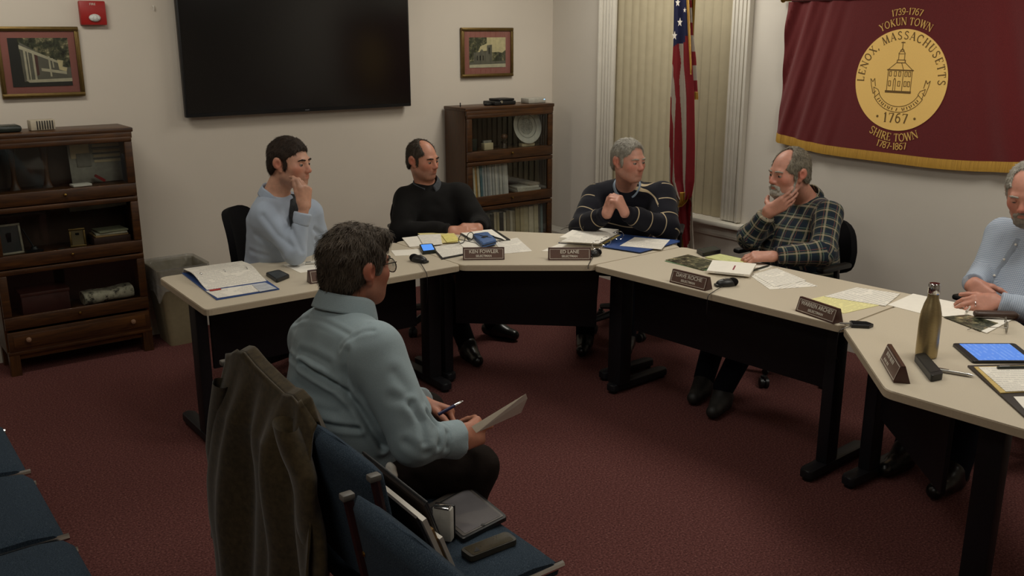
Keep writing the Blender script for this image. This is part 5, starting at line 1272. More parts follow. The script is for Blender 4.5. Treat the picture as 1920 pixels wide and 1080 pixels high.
class Frame:
    """head frame: x forward (nose), y to the person's left, z up"""
    def __init__(s, c, f, up, sc=1.0):
        s.c = vec(c); f = nz(f); up = nz(np.asarray(up, float)-f*(np.dot(up, f))); s.R = np.stack([f, np.cross(up, f), up]); s.s = sc
    def p(s, x, y, z): return s.c+(np.array((x, y, z))*s.s)@s.R
def head_prims(F, jaw=1.0, nose=1.0, neck_to=None, nr=.056):
    s = F.s; E = lambda c, r, k=.02, **kw: Ell(F.p(*c), np.array(r)*s, F.R, k*s, **kw); C = lambda a, b, ra, rb, k=.012, **kw: Cap(F.p(*a), F.p(*b), ra*s, rb*s, k*s, **kw)
    L = [E((-.014, 0, .032), (.098, .077, .090)), E((.034, 0, -.026), (.062, .063, .086), .035), E((.030, 0, -.066), (.056, .054*jaw, .046), .03),
         C((.0, .050*jaw, -.060), (.058, .018, -.094), .020, .022, .025), C((.0, -.050*jaw, -.060), (.058, -.018, -.094), .020, .022, .025),
         E((.076, 0, -.094), (.018, .022, .018), .018), C((.081, -.034, .022), (.081, .034, .022), .013, .013, .016),
         E((.058, .042, -.020), (.026, .024, .024), .022), E((.058, -.042, -.020), (.026, .024, .024), .022)]
    L += [E((.100, y, .003), (.015, .019, .0115), .010, sub=True) for y in (.033, -.033)]
    L += [C((.088, 0, .012), (.110*1, 0, -.026), .0085*nose, .0135*nose, .012), E((.103, .012, -.031), (.011, .009, .008), .008), E((.103, -.012, -.031), (.011, .009, .008), .008)]
    L += [C((.090, -.018, -.052), (.090, .018, -.052), .0085, .0085, .010), C((.088, -.016, -.065), (.088, .016, -.065), .0095, .0095, .010), C((.1005, -.020, -.0585), (.1005, .020, -.0585), .0022, .0022, .005, sub=True)]
    for y in (1, -1):
        L += [Cap(F.p(-.018, y*.079, .014), F.p(-.008, y*.077, -.030), .016*s, .011*s, .010*s), E((-.020, y*.088, .006), (.024, .010, .030), .006), E((-.008, y*.096, .002), (.011, .008, .016), .006, sub=True)]
    if neck_to is not None: L += [Cap(F.p(-.026, 0, -.045), neck_to, nr, nr*1.08, .035)]
    return L
def flush_attr(F, V):
    q = (V-F.c)@F.R.T/F.s; f = np.zeros(len(V))
    for c, r, w in (((.108, 0, -.028), .022, 1), ((.075, .045, -.02), .032, .7), ((.075, -.045, -.02), .032, .7), ((-.015, .088, 0), .035, .9), ((-.015, -.088, 0), .035, .9), ((.094, 0, -.058), .016, 1.0)):
        d = ((q-np.array(c))**2).sum(1); f = np.maximum(f, w*np.exp(-d/r**2))
    st = np.exp(-((q[:, 2]+.075)/.035)**2)*(q[:, 0] > -.02)*(np.abs(q[:, 2]) < .14)*np.clip((np.abs(q).max(1) < .16), 0, 1)
    return f, st
def hand_prims(W, d, n, side, curls, thumb=(35, 25, 20), spread=4, k=.008, sc=1.0, tdir=None):
    """W wrist, d towards fingers, n out of the back of the hand; side 'R'/'L'"""
    d = nz(d); n = nz(np.asarray(n)-d*np.dot(n, d)); t = np.cross(n, d) if side == 'R' else np.cross(d, n); W = vec(W)
    offs = (.030, .010, -.011, -.030); lens = ((.044, .027, .022), (.049, .031, .024), (.045, .029, .023), (.036, .022, .020)); rr = (.0098, .0102, .0096, .0085); bx = (.086, .090, .086, .078)
    L = []
    for o, b in zip(offs, bx): L.append(Cap(W+t*o*.62*sc, W+(d*b+t*o)*sc, .0165*sc, .0135*sc, .014))
    tips = []
    for i in range(4):
        c = curls[i] if isinstance(curls[i], (tuple, list)) else (curls[i],)*3
        yaw = rad((1.2-i*.8)*spread); dd = d*math.cos(yaw)+t*math.sin(yaw); p = W+(d*bx[i]+t*offs[i])*sc; a = 0; r = rr[i]*sc
        for j in range(3):
            a += rad(c[j]); q = p+(dd*math.cos(a)-n*math.sin(a))*lens[i][j]*sc
            L.append(Cap(p, q, r, r*.9, .005 if j else .008)); p = q; r *= .9
        tips.append(p)
    p = W+(d*.022+t*.026-n*.006)*sc; a0 = rad(thumb[0]); td = nz(d*math.cos(a0)+t*math.sin(a0)-n*.45) if tdir is None else nz(tdir); bend = nz(d*.9-t*.25-n*.35); r = .0145*sc
    L.append(Cap(W+t*.015*sc, p, .016*sc, .0155*sc, .012))
    for j, l in enumerate((.044, .033, .027)):
        q = p+td*l*sc; L.append(Cap(p, q, r, r*.86, .008)); p = q; r *= .86; td = nz(td+bend*math.tan(rad(thumb[1]))*.6)
    return L, tips
def crease_disp(V, N, creases):
    D = np.zeros(len(V))
    for pts, amp, w in creases:
        best = np.full(len(V), 9.)
        for a, b in zip(pts, pts[1:]):
            ba = b-a; t = np.clip(((V-a)@ba)/(ba@ba), 0, 1); best = np.minimum(best, np.sqrt(((V-a-t[:, None]*ba)**2).sum(1)))
        D += amp*(-np.exp(-(best/w)**2)+.55*np.exp(-((best-2.2*w)/(1.3*w))**2))
    return D
class Person:
    def __init__(s, J, face, up=(0, 0, 1), hs=1.0, w=1.0, bel=0.0, pelvis=None, nose=1, jaw=1):
        s.J = {k: (PD(*v) if len(v) == 3 and v[0] > 30 else vec(v)) for k, v in J.items()}; J = s.J
        s.w, s.bel = w, bel; s.F = Frame(J['head'], face, up, hs); s.nose, s.jaw = nose, jaw
        s.lat = nz(J['ls']-J['rs']); s.up = nz(J['neck']-J['pel']); s.lat = nz(s.lat-s.up*(s.lat@s.up)); s.fw = np.cross(s.lat, s.up)
    def torso(s, e=0.0, k=.03, low=0.0):
        J = s.J; a = J['pel']; L = np.linalg.norm(J['neck']-a); w, b = s.w, s.bel
        sh = (J['ls']+J['rs'])/2; off = lambda f: (sh-(a+s.up*((sh-a)@s.up)))*min(1, f/.85)**1.5
        S = [(low, .168*w, .132, .0), (.14, .176*w, .140+b*.6, b*.5), (.36, .166*w+b*.4, .130+b, .012+b*.7), (.60, .176*w, .124+b*.45, .012+b*.3), (.78, .182*w, .112, .004), (.90, .140*w, .090, -.004), (1.0, .082, .066, -.004)]
        return [Loft([(a+s.up*L*t+off(t)*.5+s.fw*f, x+e, y+e) for t, x, y, f in S], s.lat, k),
                Cap(J['neck']-s.up*.045, J['rs'], .050+e, .056+e, .05), Cap(J['neck']-s.up*.045, J['ls'], .050+e, .056+e, .05)]
    def arms(s, e=0.0, cut=0.0, fat=1.0, k=.03):
        J = s.J; L = []
        for q in 'rl':
            S, Eb, W = J[q+'s'], J[q+'e'], J[q+'w']; W2 = W+nz(Eb-W)*cut
            L += [Cap(S, Eb, .054*fat+e, .043*fat+e, k), Cap(Eb, W2, .044*fat+e, (.029 if not cut else .033)*(1 if cut == 0 else fat)+e*(1 if cut == 0 else .8), .02)]
        return L
    def legs(s, e=0.0):
        J = s.J; L = []
        for q, sg in (('r', -1), ('l', 1)):
            hip = J['pel']+s.lat*sg*.09+np.array((0, 0, -.0)); L += [Cap(hip, J[q+'k'], .086+e, .062+e, .04), Cap(J[q+'k'], J[q+'a']-np.array((0, 0, .02 if e > 0 else 0)), .060+e, .042+e, .025)]
        return L
    def feet(s):
        J = s.J; return [Cap(J[q+'a']-np.array((0, 0, .035)), J[q+'t']*.8+J[q+'a']*.2-np.array((0, 0, .012)), .026, .018, .02) for q in 'rl']
    def build(s, label, hands, skin, res=.0045):
        J = s.J; s.base = np.array((J['pel'][0], J['pel'][1], 0.0))
        pr = s.torso(-.014)+s.arms(-.006)+s.legs(-.012)+s.feet()+head_prims(s.F, s.jaw, s.nose, J['neck']-s.up*.02)
        for W, d, n, side, curls, kw in hands:
            L, tips = hand_prims(W, d, n, side, curls, **kw); pr += L
        V, Q = polygonise(pr, res); V = relax(V, Q, 1, .45); me = mesh_from(V-s.base, Q)
        f, st = flush_attr(s.F, V)
        kn = np.zeros(len(V))
        attr(me, 'flush', np.maximum(f, kn)); attr(me, 'stubble', st)
        o = obj('person', me, skin, loc=tuple(s.base), smooth=False); s.o = o; tag(o, label, 'person')
        # eyes and brows
        for y in (.033, -.033):
            b = B(); c = s.F.p(.0795, y, .003)-s.base; M = Matrix(((s.F.R[0][0], s.F.R[1][0], s.F.R[2][0], c[0]), (s.F.R[0][1], s.F.R[1][1], s.F.R[2][1], c[1]), (s.F.R[0][2], s.F.R[1][2], s.F.R[2][2], c[2]), (0, 0, 0, 1)))
            b.sphere((0, 0, 0), .0125*s.F.s, 16, 12, M); b.m(1).sphere((.0080*s.F.s, s.gaze*.004, -.001), (.0056*s.F.s, .0068*s.F.s, .0068*s.F.s), 12, 8, M)
            obj('eye', b, [M_EYEW, M_EYEB], o)
            L = [Cap(s.F.p(.0965, y-math.copysign(.018, y), .0245), s.F.p(.0945, y+math.copysign(.004, y), .0275), .0042, .0046, .004), Cap(s.F.p(.0945, y+math.copysign(.004, y), .0275), s.F.p(.080, y+math.copysign(.020, y), .0225), .0046, .003, .004)]
            s.part('eyebrow', L, .0028, s.brow)
            s.part('eyelid', [Ell(s.F.p(.0795, y, .003), np.array((.0142, .0152, .0142))*s.F.s, s.F.R, .002), Plane(s.F.p(.0795, y, .003+s.lid), np.array((-.1, 0, 1.0))@s.F.R, .002, sub=True)], .0026, skin)
            s.part('eyelid', [Ell(s.F.p(.0795, y, .003), np.array((.0138, .0150, .0140))*s.F.s, s.F.R, .002), Plane(s.F.p(.0795, y, -.0035), np.array((-.1, 0, -1.0))@s.F.R, .002, sub=True)], .0026, skin)
        return o
    gaze = 0; lid = .0025
    def part(s, name, prims, res, mat, disp=None, pat=False, relaxn=1, noise=None, label=None):
        V, Q = polygonise(prims, res); V = relax(V, Q, relaxn, .5)
        if disp is not None or noise:
            me = mesh_from(V, Q); N = vnormals(me); d = np.zeros(len(V))
            if noise:
                for amp, sc in noise: d += amp*(vnoise(V/np.array(sc)+17)-.5)*2
            if disp is not None: d += disp(V, N)
            V = V+N*d[:, None]; bpy.data.meshes.remove(me)
        me = mesh_from(V-s.base, Q)
        if pat:
            # cloth coordinates: along and across whichever limb a face belongs to, stored per corner so sleeves meet the body in a clean seam
            J = s.J; C = []
            t = (V-J['pel'])@s.up; x = (V-J['pel'])@s.lat; y = (V-J['pel'])@s.fw
            C.append((np.maximum(np.maximum(np.abs(x)-.17*s.w, np.abs(y)-.15-s.bel), -.5)+.01, t, x, 9.))
            for q in 'rl':
                for a, b_, r0, r1, u0, ref in ((J[q+'s'], J[q+'e'], .07, .06, .32, s.fw), (J[q+'e'], J[q+'w'], .06, .05, .02, s.up)):
                    ba = b_-a; L = np.linalg.norm(ba); ax = ba/L; tt = (V-a)@ax; tc = np.clip(tt, 0, L); qv = V-a-tc[:, None]*ax; e1 = nz(ref-ax*(ref@ax)); e2 = np.cross(ax, e1)
                    C.append((np.sqrt((qv*qv).sum(1))-(r0+(r1-r0)*tc/L), u0-tt, np.arctan2(qv@e2, qv@e1)*r0, 2*PI*r0))
            k = np.stack([c[0][Q].mean(1) for c in C], 1).argmin(1); U = np.zeros(Q.shape); W = np.zeros(Q.shape)
            for n, c in enumerate(C):
                m = k == n; U[m] = c[1][Q[m]]; w = c[2][Q[m]]; lo = w.min(1, keepdims=True) if len(w) else w; hi = w.max(1, keepdims=True) if len(w) else w
                W[m] = np.where((hi-lo > c[3]/2) & (w < 0), w+c[3], w)
            for nm, A in (('uu', U), ('vv', W)):
                at_ = me.attributes.new(nm, 'FLOAT', 'CORNER'); at_.data.foreach_set('value', A.astype(np.float32).ravel())
        o = obj(name, me, mat, s.o, smooth=False)
        if label: o['label'] = label
        if name in ('shirt', 'sweater'): s.bvh = BVHTree.FromPolygons([tuple(v) for v in V], [tuple(int(i) for i in q) for q in Q])
        return o
    def hit(s, px, py):
        d = ray(px, py).normalized(); h = s.bvh.ray_cast(CAMC, d)
        return (vec(h[0]), vec(h[1])) if h[0] is not None else (None, None)
    def line(s, pts, out=0.0):
        r = []
        for x, y in pts:
            h, n = s.hit(x, y)
            if h is not None: r.append(h+n*out)
        return r
    def hair(s, mat, prims_fn, res=.0042, noise=((.003, (.012, .012, .03)), (.002, (.006, .006, .02))), name='hair', strands=4200, length=.022, flow=(-.35, 0, -.9)):
        o = s.part(name, prims_fn(s.F), res, mat, noise=noise)
        if strands: s.strands(o, strands, length, flow)
        return o
    def strands(s, o, n, length, flow):
        """short locks rooted in the hair surface, joined into the same mesh"""
        me = o.data; nv = len(me.vertices); co = np.empty(nv*3, np.float32); me.vertices.foreach_get('co', co); co = co.reshape(-1, 3).astype(float); N = vnormals(me)
        ix = rng.integers(0, nv, n); P, Nn = co[ix], N[ix]; f = np.array(flow)@s.F.R
        D = f+rng.normal(0, .24, (n, 3)); D -= Nn*(D*Nn).sum(1)[:, None]; D /= np.linalg.norm(D, axis=1)[:, None]+1e-9; S = np.cross(Nn, D); l = length*rng.uniform(.5, 1.2, n)[:, None]; w = .0009
        lift = rng.uniform(.0006, .0030, n)[:, None]
        rows = [P-Nn*.001, P+D*l*.5+Nn*lift, P+D*l+Nn*lift*.5]; V = []; Q = []
        for r, k in zip(rows, (1, .9, .25)): V += [r-S*w*k, r+S*w*k]
        V = np.concatenate(V); I = np.arange(n)
        for a in (0, 2): Q.append(np.stack([I+a*n, I+(a+1)*n, I+(a+3)*n, I+(a+2)*n], 1))
        Q = np.concatenate(Q)+nv
        nq = len(me.loops); Q0 = np.empty(nq, np.int32); me.loops.foreach_get('vertex_index', Q0)
        m2 = mesh_from(np.concatenate([co, V]), np.concatenate([Q0.reshape(-1, 4), Q])); m2.materials.append(me.materials[0]); o.data = m2; m2.name = o.name
    def collar(s, mat, r=(.072, .078), h=.040, gap=.35, flap=.045, tilt=.0, name='collar', up=None, drop=.0):
        J = s.J; c = J['neck']+s.up*.000; ax = nz(s.F.p(-.03, 0, -.06)-J['neck']+s.up*.12) if up is None else nz(up); f = nz(s.fw-ax*(s.fw@ax)); l = np.cross(ax, f)
        def fn(u, v):
            a = gap*.5+u*(2*PI-gap); ca, sa = math.cos(a), math.sin(a); fr = max(0, ca)**2
            if v < .4: t = v/.4; rr = 1.0-.02*t; z = -.02+t*(h+.02)-fr*.030
            else: t = (v-.4)/.6; rr = 1.0+.05*math.sin(min(1, t*1.5)*PI/2)+t*.14*(1+.8*fr); z = h-t*(flap+.022*fr)-fr*.030
            p = c+f*ca*r[1]*rr+l*sa*r[0]*rr+ax*(z-drop*fr)+f*.012
            return Vector(p-s.base)
        o = obj(name, B().grid(fn, 48, 14, .002), mat, s.o, angle=180); me = o.data; q = np.empty(len(me.vertices)*3, np.float32); me.vertices.foreach_get('co', q); q = q.reshape(-1, 3)+s.base-c
        attr(me, 'uu', q@ax); attr(me, 'vv', np.arctan2(q@l, q@f)*.085); return o
    def cuffs(s, mat, r=.040, l=.05, back=.0, which='rl', name='cuff', flare=.004):
        for q in which:
            E_, W = s.J[q+'e'], s.J[q+'w']; ax = nz(W-E_); o = W-ax*back; i = o-ax*l
            s.part(name, [Cap(i-ax*.02, o+ax*.02, r, r+flare, .004), Plane(i, ax, .006, sub=True), Plane(o, -ax, .006, sub=True)], .005, mat, noise=[(.0025, (.03, .03, .03))], pat=True)
    def shoes(s, mat, sole=None):
        J = s.J
        for q in 'rl':
            a, t = J[q+'a'], J[q+'t']; g = t-a; g[2] = 0; g = nz(g); a0 = np.array((a[0], a[1], .05))
            L = [Cap(a0-g*.045, a0+g*.02, .040, .042, .03), Cap(a0+g*.02+np.array((0, 0, .0)), a0+g*.145-np.array((0, 0, .012)), .043, .034, .03), Cap(a0+g*.01, a0+g*.01+np.array((0, 0, .045)), .045, .046, .02), Cap(a0+g*.02+np.array((0, 0, .03)), a0+g*.07, .042, .040, .02), Plane((0, 0, .008), (0, 0, 1), .004, sub=False)]
            L = [q_ for q_ in L if not isinstance(q_, Plane)]+[Plane(np.array((0, 0, .007)), (0, 0, 1), .004, sub=True)]
            s.part('shoe', L, .006, mat)
M_EYEW = plain('eye white', '857b73', .4, var=.04); M_EYEB = plain('dark iris', '1d1612', .15)
SK1 = m_skin('skin fair', (.80, .60, .50), .25); SK2 = m_skin('skin ruddy', (.76, .53, .43), .35); SK3 = m_skin('skin pink', (.80, .58, .50), .2); SK4 = m_skin('skin weathered', (.76, .54, .46), .2); SK5 = m_skin('skin elder', (.77, .54, .46), .1); SK6 = m_skin('skin tanned', (.70, .46, .36), .3)
H_DKB = m_hair('dark brown hair', '1d140e', '3a2a1d'); H_BRG = m_hair('brown grey hair', '3a342c', '6a6154'); H_GRY = m_hair('grey hair', '807b71', 'b3ada1'); H_GRD = m_hair('darker grey hair', '5c554a', '938a79'); H_DG6 = m_hair('dark brown greying hair', '2b221a', '5f5244'); H_TMP = m_hair('grey temple hair', '4e473e', '827a6e')
M_SHOE = plain('black shoe leather', '121110', .3, var=.1); M_TRB = plain('black trousers', '131315', .9, var=.15, scale=200, spec=.1); M_TRD = plain('dark navy trousers', '15171f', .9, var=.15, scale=200, spec=.1); M_TRK = plain('dark brown trousers', '1d1612', .9, var=.18, scale=160, bump=.15, spec=.12)
def hair_full(th=.012, slope=.94, off=.004, side=True, fringe=0.0, cutz=None, sb=True):
    def fn(F):
        s = F.s; L = [Ell(F.p(-.016, 0, .034), np.array((.098+th, .077+th*.9, .090+th))*s, F.R, .01), Ell(F.p(-.050, 0, -.020), np.array((.062+th*.6, .068+th*.5, .07))*s, F.R, .02)]
        if fringe: L.append(Cap(F.p(.068, -.035, .088), F.p(.068, .035, .084), .020+fringe, .020+fringe, .02))
        n = np.array((-slope, 0, 1.0))@F.R; L.append(Plane(F.p(0, 0, off), n, .010, sub=True))   # keeps what lies above the hairline
        # ears and temples stay clear
        for y in (1, -1): L.append(Ell(F.p(-.004, y*.092, -.006), np.array((.026, .022, .036))*s, F.R, .006, sub=True))
        for y in (1, -1):
            if sb: L.append(Ell(F.p(.018, y*.073, .006), np.array((.011, .006, .034))*s, F.R, .006))
        return L
    return fn


def ATZ(x, y, z): return vec(atz(x, y, z))
NO = dict
# ---- man in the pale blue shirt and tie
p = Person(dict(head=(544, 306, 4.60), neck=(513, 363, 4.62), rs=(497, 402, 4.50), ls=(580, 398, 4.74), re=(553, 474, 4.42), rw=(571, 386, 4.46), le=(600, 458, 4.80), lw=(1.95, 4.46, .66), pel=(1.86, 4.50, .56),
    rk=(1.95, 4.22, .53), lk=(2.10, 4.36, .53), ra=(1.98, 4.18, .09), la=(2.14, 4.33, .09), rt=(2.08, 4.08, .05), lt=(2.24, 4.22, .05)), RH*.93-FH*.34-UH*.05, UH+RH*.10, .98, 1.0, .01)
p.brow = H_DKB
p.build('man in a pale blue shirt and dark tie, chin in hand, at the left table', [(p.J['rw'], UH*.97+RH*.05+FH*.10, -FH*.55+RH*.8, 'R', [(28, 40, 25), (42, 52, 30), (52, 58, 35), (58, 60, 35)], dict(tdir=UH*.95-RH*.28+FH*.12, thumb=(10, 3, 3), spread=3)),
    (p.J['lw'], -RH*.9-UH*.3, UH, 'L', [25]*4, {})], SK1)
p.hair(H_DKB, hair_full(.012, .84, .006))
M_S1 = m_cloth('pale blue shirting', (.645, .69, .755), var=.05)
cr1 = lambda q: [(q.line(l), a, w) for l, a, w in (([(493, 405), (520, 440), (548, 462)], .005, .012), ([(482, 440), (505, 455), (530, 478)], .004, .012), ([(548, 430), (556, 450), (566, 470)], .005, .010), ([(470, 470), (500, 478)], .003, .010), ([(588, 430), (602, 440)], .005, .010), ([(590, 448), (604, 456)], .005, .010)) if len(q.line(l)) > 1]
def dressed(p, name, prims, res, mat, crf=None, pat=False, noise=((.005, (.09, .09, .16)), (.0025, (.035, .035, .06)))):
    o = p.part(name, prims, res, mat, noise=noise, pat=pat)
    if crf:
        cr = crf(p)
        if cr:
            me = o.data; n = len(me.vertices); co = np.empty(n*3, np.float32); me.vertices.foreach_get('co', co); V = co.reshape(-1, 3).astype(float)+p.base; N = vnormals(me)
            V = V+N*crease_disp(V, N, cr)[:, None]; me.vertices.foreach_set('co', (V-p.base).astype(np.float32).ravel()); me.update()
            Q = np.empty(len(me.loops), np.int32); me.loops.foreach_get('vertex_index', Q); p.bvh = BVHTree.FromPolygons([tuple(v) for v in V], [tuple(int(i) for i in q) for q in Q.reshape(-1, 4)])
    return o
dressed(p, 'shirt', p.torso(.006)+p.arms(.012, .10, 1.0), .0065, M_S1, cr1)
p.collar(M_S1, (.066, .072), .030, .6, .046); p.cuffs(M_S1, .041, .06, .035)
def strip(p, name, pts, w0, w1, mat, out=.004, th=.004):
    """a band of cloth lying on the front of the shirt through the given surface points"""
    L = [p.hit(x, y) for x, y in pts]; L = [(h, n) for h, n in L if h is not None]
    if len(L) < 2: return
    b = B(); rows = []
    for i, (h, n) in enumerate(L):
        d = nz(L[min(i+1, len(L)-1)][0]-L[max(i-1, 0)][0]); t = np.cross(d, n); t = nz(t); w = w0+(w1-w0)*i/(len(L)-1); c = h+n*out-p.base
        rows.append([b.bm.verts.new(c+t*w*k+n*(-.003 if abs(k) > .5 else .002)) for k in (-1, 0, 1)])
    for a, c in zip(rows, rows[1:]):
        for k in range(2): b.bm.faces.new((a[k], a[k+1], c[k+1], c[k]))
    bmesh.ops.solidify(b.bm, geom=b.bm.faces[:], thickness=th); bmesh.ops.recalc_face_normals(b.bm, faces=b.bm.faces)
    return obj(name, b, mat, p.o)
M_TIE = plain('dark striped tie', '2c2f33', .6, var=.35, scale=70)
strip(p, 'tie', [(552, 366), (552, 380), (551, 395), (549, 412), (547, 425)], .020, .034, M_TIE)
p.part('trousers', p.legs(.012)+[Ell(p.J['pel'], (.17, .16, .12), None, .05)], .011, M_TRD); p.shoes(M_SHOE)
# ---- man in the black sweater
p = Person(dict(head=(793, 300, 5.50), neck=(799, 345, 5.54), rs=(763, 374, 5.46), ls=(862, 368, 5.56), re=(752, 436, 5.30), le=(898, 420, 5.45), rw=(846, 434, 5.20), lw=(898, 428, 5.26), pel=(2.98, 4.80, .55),
    rk=(2.80, 4.45, .53), lk=(3.10, 4.48, .53), ra=(2.86, 4.22, .10), la=(3.22, 4.46, .09), rt=(2.83, 4.08, .04), lt=(3.27, 4.33, .04)), RH*.80-FH*.58-UH*.10, UH-RH*.05, .93, 1.04, .03)
p.brow = H_DKB
p.build('man in a black sweater with folded hands, in front of the right bookcase', [(p.J['rw'], RH*.95-FH*.1-UH*.05, UH*.75-FH*.6, 'R', [(25, 30, 20)]*4, dict(spread=3)), (p.J['lw'], -RH*.95-FH*.25+UH*.02, UH*.8-FH*.5, 'L', [(30, 35, 25)]*4, dict(spread=3))], SK2)
def bald(fn, cuts):
    def g(F):
        L = fn(F)
        for c, r in cuts: L.append(Ell(F.p(*c), np.array(r)*F.s, F.R, .010, sub=True))
        return L
    return g
p.hair(H_BRG if False else m_hair('dark cropped hair', '2a221b', '51463a'), bald(hair_full(.0075, .86, .0), [((.070, 0, .085), (.105, .056, .080))]))
M_KN = m_cloth('black knit', (.085, .080, .078), kind='knit', var=.25)
dressed(p, 'sweater', p.torso(.014)+p.arms(.020, .07, 1.05), .0075, M_KN, noise=((.009, (.10, .10, .14)), (.004, (.05, .05, .05))))
p.cuffs(M_KN, .044, .05, .01); M_CHK = plain('dark check collar cloth', '3a3d42', .8, var=.4, scale=120); p.collar(M_CHK, (.072, .076), .034, .7, .038)
hb = p.line([(800, 333)], .004)
if hb: obj('collar_button', B().sphere(hb[0]-p.base, .006), M_PAPER, p.o)
p.part('trousers', p.legs(.012)+[Ell(p.J['pel'], (.18, .17, .12), None, .05)], .011, M_TRB); p.shoes(M_SHOE)
# ---- man in the striped sweater
p = Person(dict(head=(1179, 302, 5.18), neck=(1176, 349, 5.32), rs=(1118, 370, 5.38), ls=(1240, 368, 5.30), re=(1090, 424, 5.18), le=(1250, 428, 5.14), rw=(1137, 402, 5.02), lw=(1172, 400, 5.00), pel=(3.90, 4.12, .56),
    rk=(3.50, 3.92, .53), lk=(3.65, 3.74, .53), ra=(3.52, 3.95, .09), la=(3.72, 3.80, .09), rt=(3.42, 3.86, .05), lt=(3.62, 3.70, .05)), RH*.60-FH*.80-UH*.06, UH, .94, 1.06, .03)
p.brow = H_GRY; p.gaze = .5
p.build('grey-haired man in a striped dark sweater with clasped hands', [(p.J['rw'], UH*.86+RH*.34+FH*.1, -RH*.75-FH*.55, 'R', [(58, 62, 30), (60, 64, 30), (62, 64, 30), (62, 64, 30)], dict(spread=2, thumb=(30, 30, 20))), (p.J['lw'], UH*.84-RH*.42+FH*.1, RH*.8-FH*.5, 'L', [(48, 62, 30), (52, 64, 30), (54, 64, 30), (56, 64, 30)], dict(spread=2, thumb=(30, 30, 20)))], SK3)
p.hair(H_GRY, bald(hair_full(.011, .80, .006), [((.098, .045, .075), (.04, .03, .04)), ((.098, -.045, .075), (.04, .03, .04)), ((.10, 0, .07), (.045, .06, .035))]))
M_STR = m_cloth('navy striped sweater', (.095, .095, .125), 'b3a183', 'stripes', var=.2)
dressed(p, 'sweater', p.torso(.014)+p.arms(.022, .07, 1.05), .0075, M_STR, pat=True, noise=((.008, (.10, .10, .14)), (.004, (.05, .05, .05))))
p.cuffs(M_STR, .043, .05, .01); M_LBC = plain('pale blue collar cloth', '8f9fb0', .8); p.collar(M_LBC, (.070, .076), .036, .9, .036)
p.part('trousers', p.legs(.012)+[Ell(p.J['pel'], (.18, .17, .12), None, .05)], .011, M_TRD); p.shoes(M_SHOE)
# ---- man in the plaid shirt
p = Person(dict(head=(1479, 325, 4.78), neck=(1514, 372, 4.90), rs=(1472, 392, 5.02), ls=(1552, 402, 4.72), re=(1408, 444, 4.80), rw=(1440, 398, 4.72), le=(1540, 474, 4.50), lw=(1448, 481, 4.46), pel=(4.20, 2.95, .56),
    rk=(3.78, 3.10, .53), lk=(3.78, 2.84, .53), ra=(3.52, 3.02, .12), la=(3.46, 2.84, .14), rt=(3.42, 2.98, .05), lt=(3.36, 2.80, .05)), -RH*.92-FH*.40-UH*.10, UH, .99, 1.08, .05)
p.brow = H_GRY
p.build('grey-bearded man in a plaid shirt, hand at his neck, under the banner', [(p.J['rw'], RH*.80+UH*.56-FH*.15, -FH*.9-UH*.2, 'R', [(6, 16, 12), (8, 18, 12), (10, 20, 14), (12, 22, 16)], dict(spread=3, tdir=UH*.25+FH*.95)), (p.J['lw'], -RH*.96+FH*.2-UH*.05, UH*.9-FH*.3, 'L', [(25, 30, 20)]*4, {})], SK4)
p.hair(H_GRD, bald(hair_full(.012, .62, -.012), [((.085, 0, .085), (.115, .066, .085))]))
def beard(full=1.0):
    def fn(F):
        s = F.s; C = lambda a, b, ra, rb, k=.010: Cap(F.p(*a), F.p(*b), ra*s, rb*s, k*s); L = [C((.099, -.006, -.046), (.092, -.030, -.060), .0085, .007), C((.099, .006, -.046), (.092, .030, -.060), .0085, .007), C((.086, -.012, -.088), (.086, .012, -.088), .022, .022), C((.078, 0, -.105), (.070, 0, -.112), .022, .018)]
        for y in (1, -1): L += [C((.090, y*.030, -.060), (.080, y*.026, -.092), .008, .014), C((.078, y*.026, -.098), (.030, y*.058, -.078), .016, .010*full+.003), C((.030, y*.060, -.078), (.008, y*.075, -.012), .009*full, .006)]
        return L
    return fn
p.part('beard', beard(1)(p.F), .0038, m_hair('grey beard', '8a857c', 'b5b0a6'), noise=((.003, (.01, .01, .012)),))
M_PLD = m_cloth('plaid flannel', (.15, .20, .17), 'b3a68c', 'plaid', var=.15)
dressed(p, 'shirt', p.torso(.010)+p.arms(.018, .075, 1.08), .0068, M_PLD, pat=True, noise=((.008, (.09, .09, .14)), (.004, (.04, .04, .05))))
p.collar(M_PLD, (.074, .080), .038, .5, .045); p.cuffs(M_PLD, .046, .05, .02)
p.part('trousers', p.legs(.012)+[Ell(p.J['pel'], (.18, .18, .12), None, .05)], .011, M_TRD); p.shoes(plain('dark hiking shoe', '1c1a18', .6, var=.2, scale=60))
M_YL = plain('yellow shoe webbing', '9a7420', .5)
for q in 'lr':
    a, t = p.J[q+'a'], p.J[q+'t']; g = nz((t-a)*np.array((1, 1, 0))); s_ = np.array((-g[1], g[0], 0)); c = np.array((a[0], a[1], .0))+g*.05
    obj('shoe_webbing', B().tube([c+s_*.040*math.cos(k*PI/8)+np.array((0, 0, .05+.040*math.sin(k*PI/8)))-p.base for k in range(9)], .005, 6), M_YL, p.o)
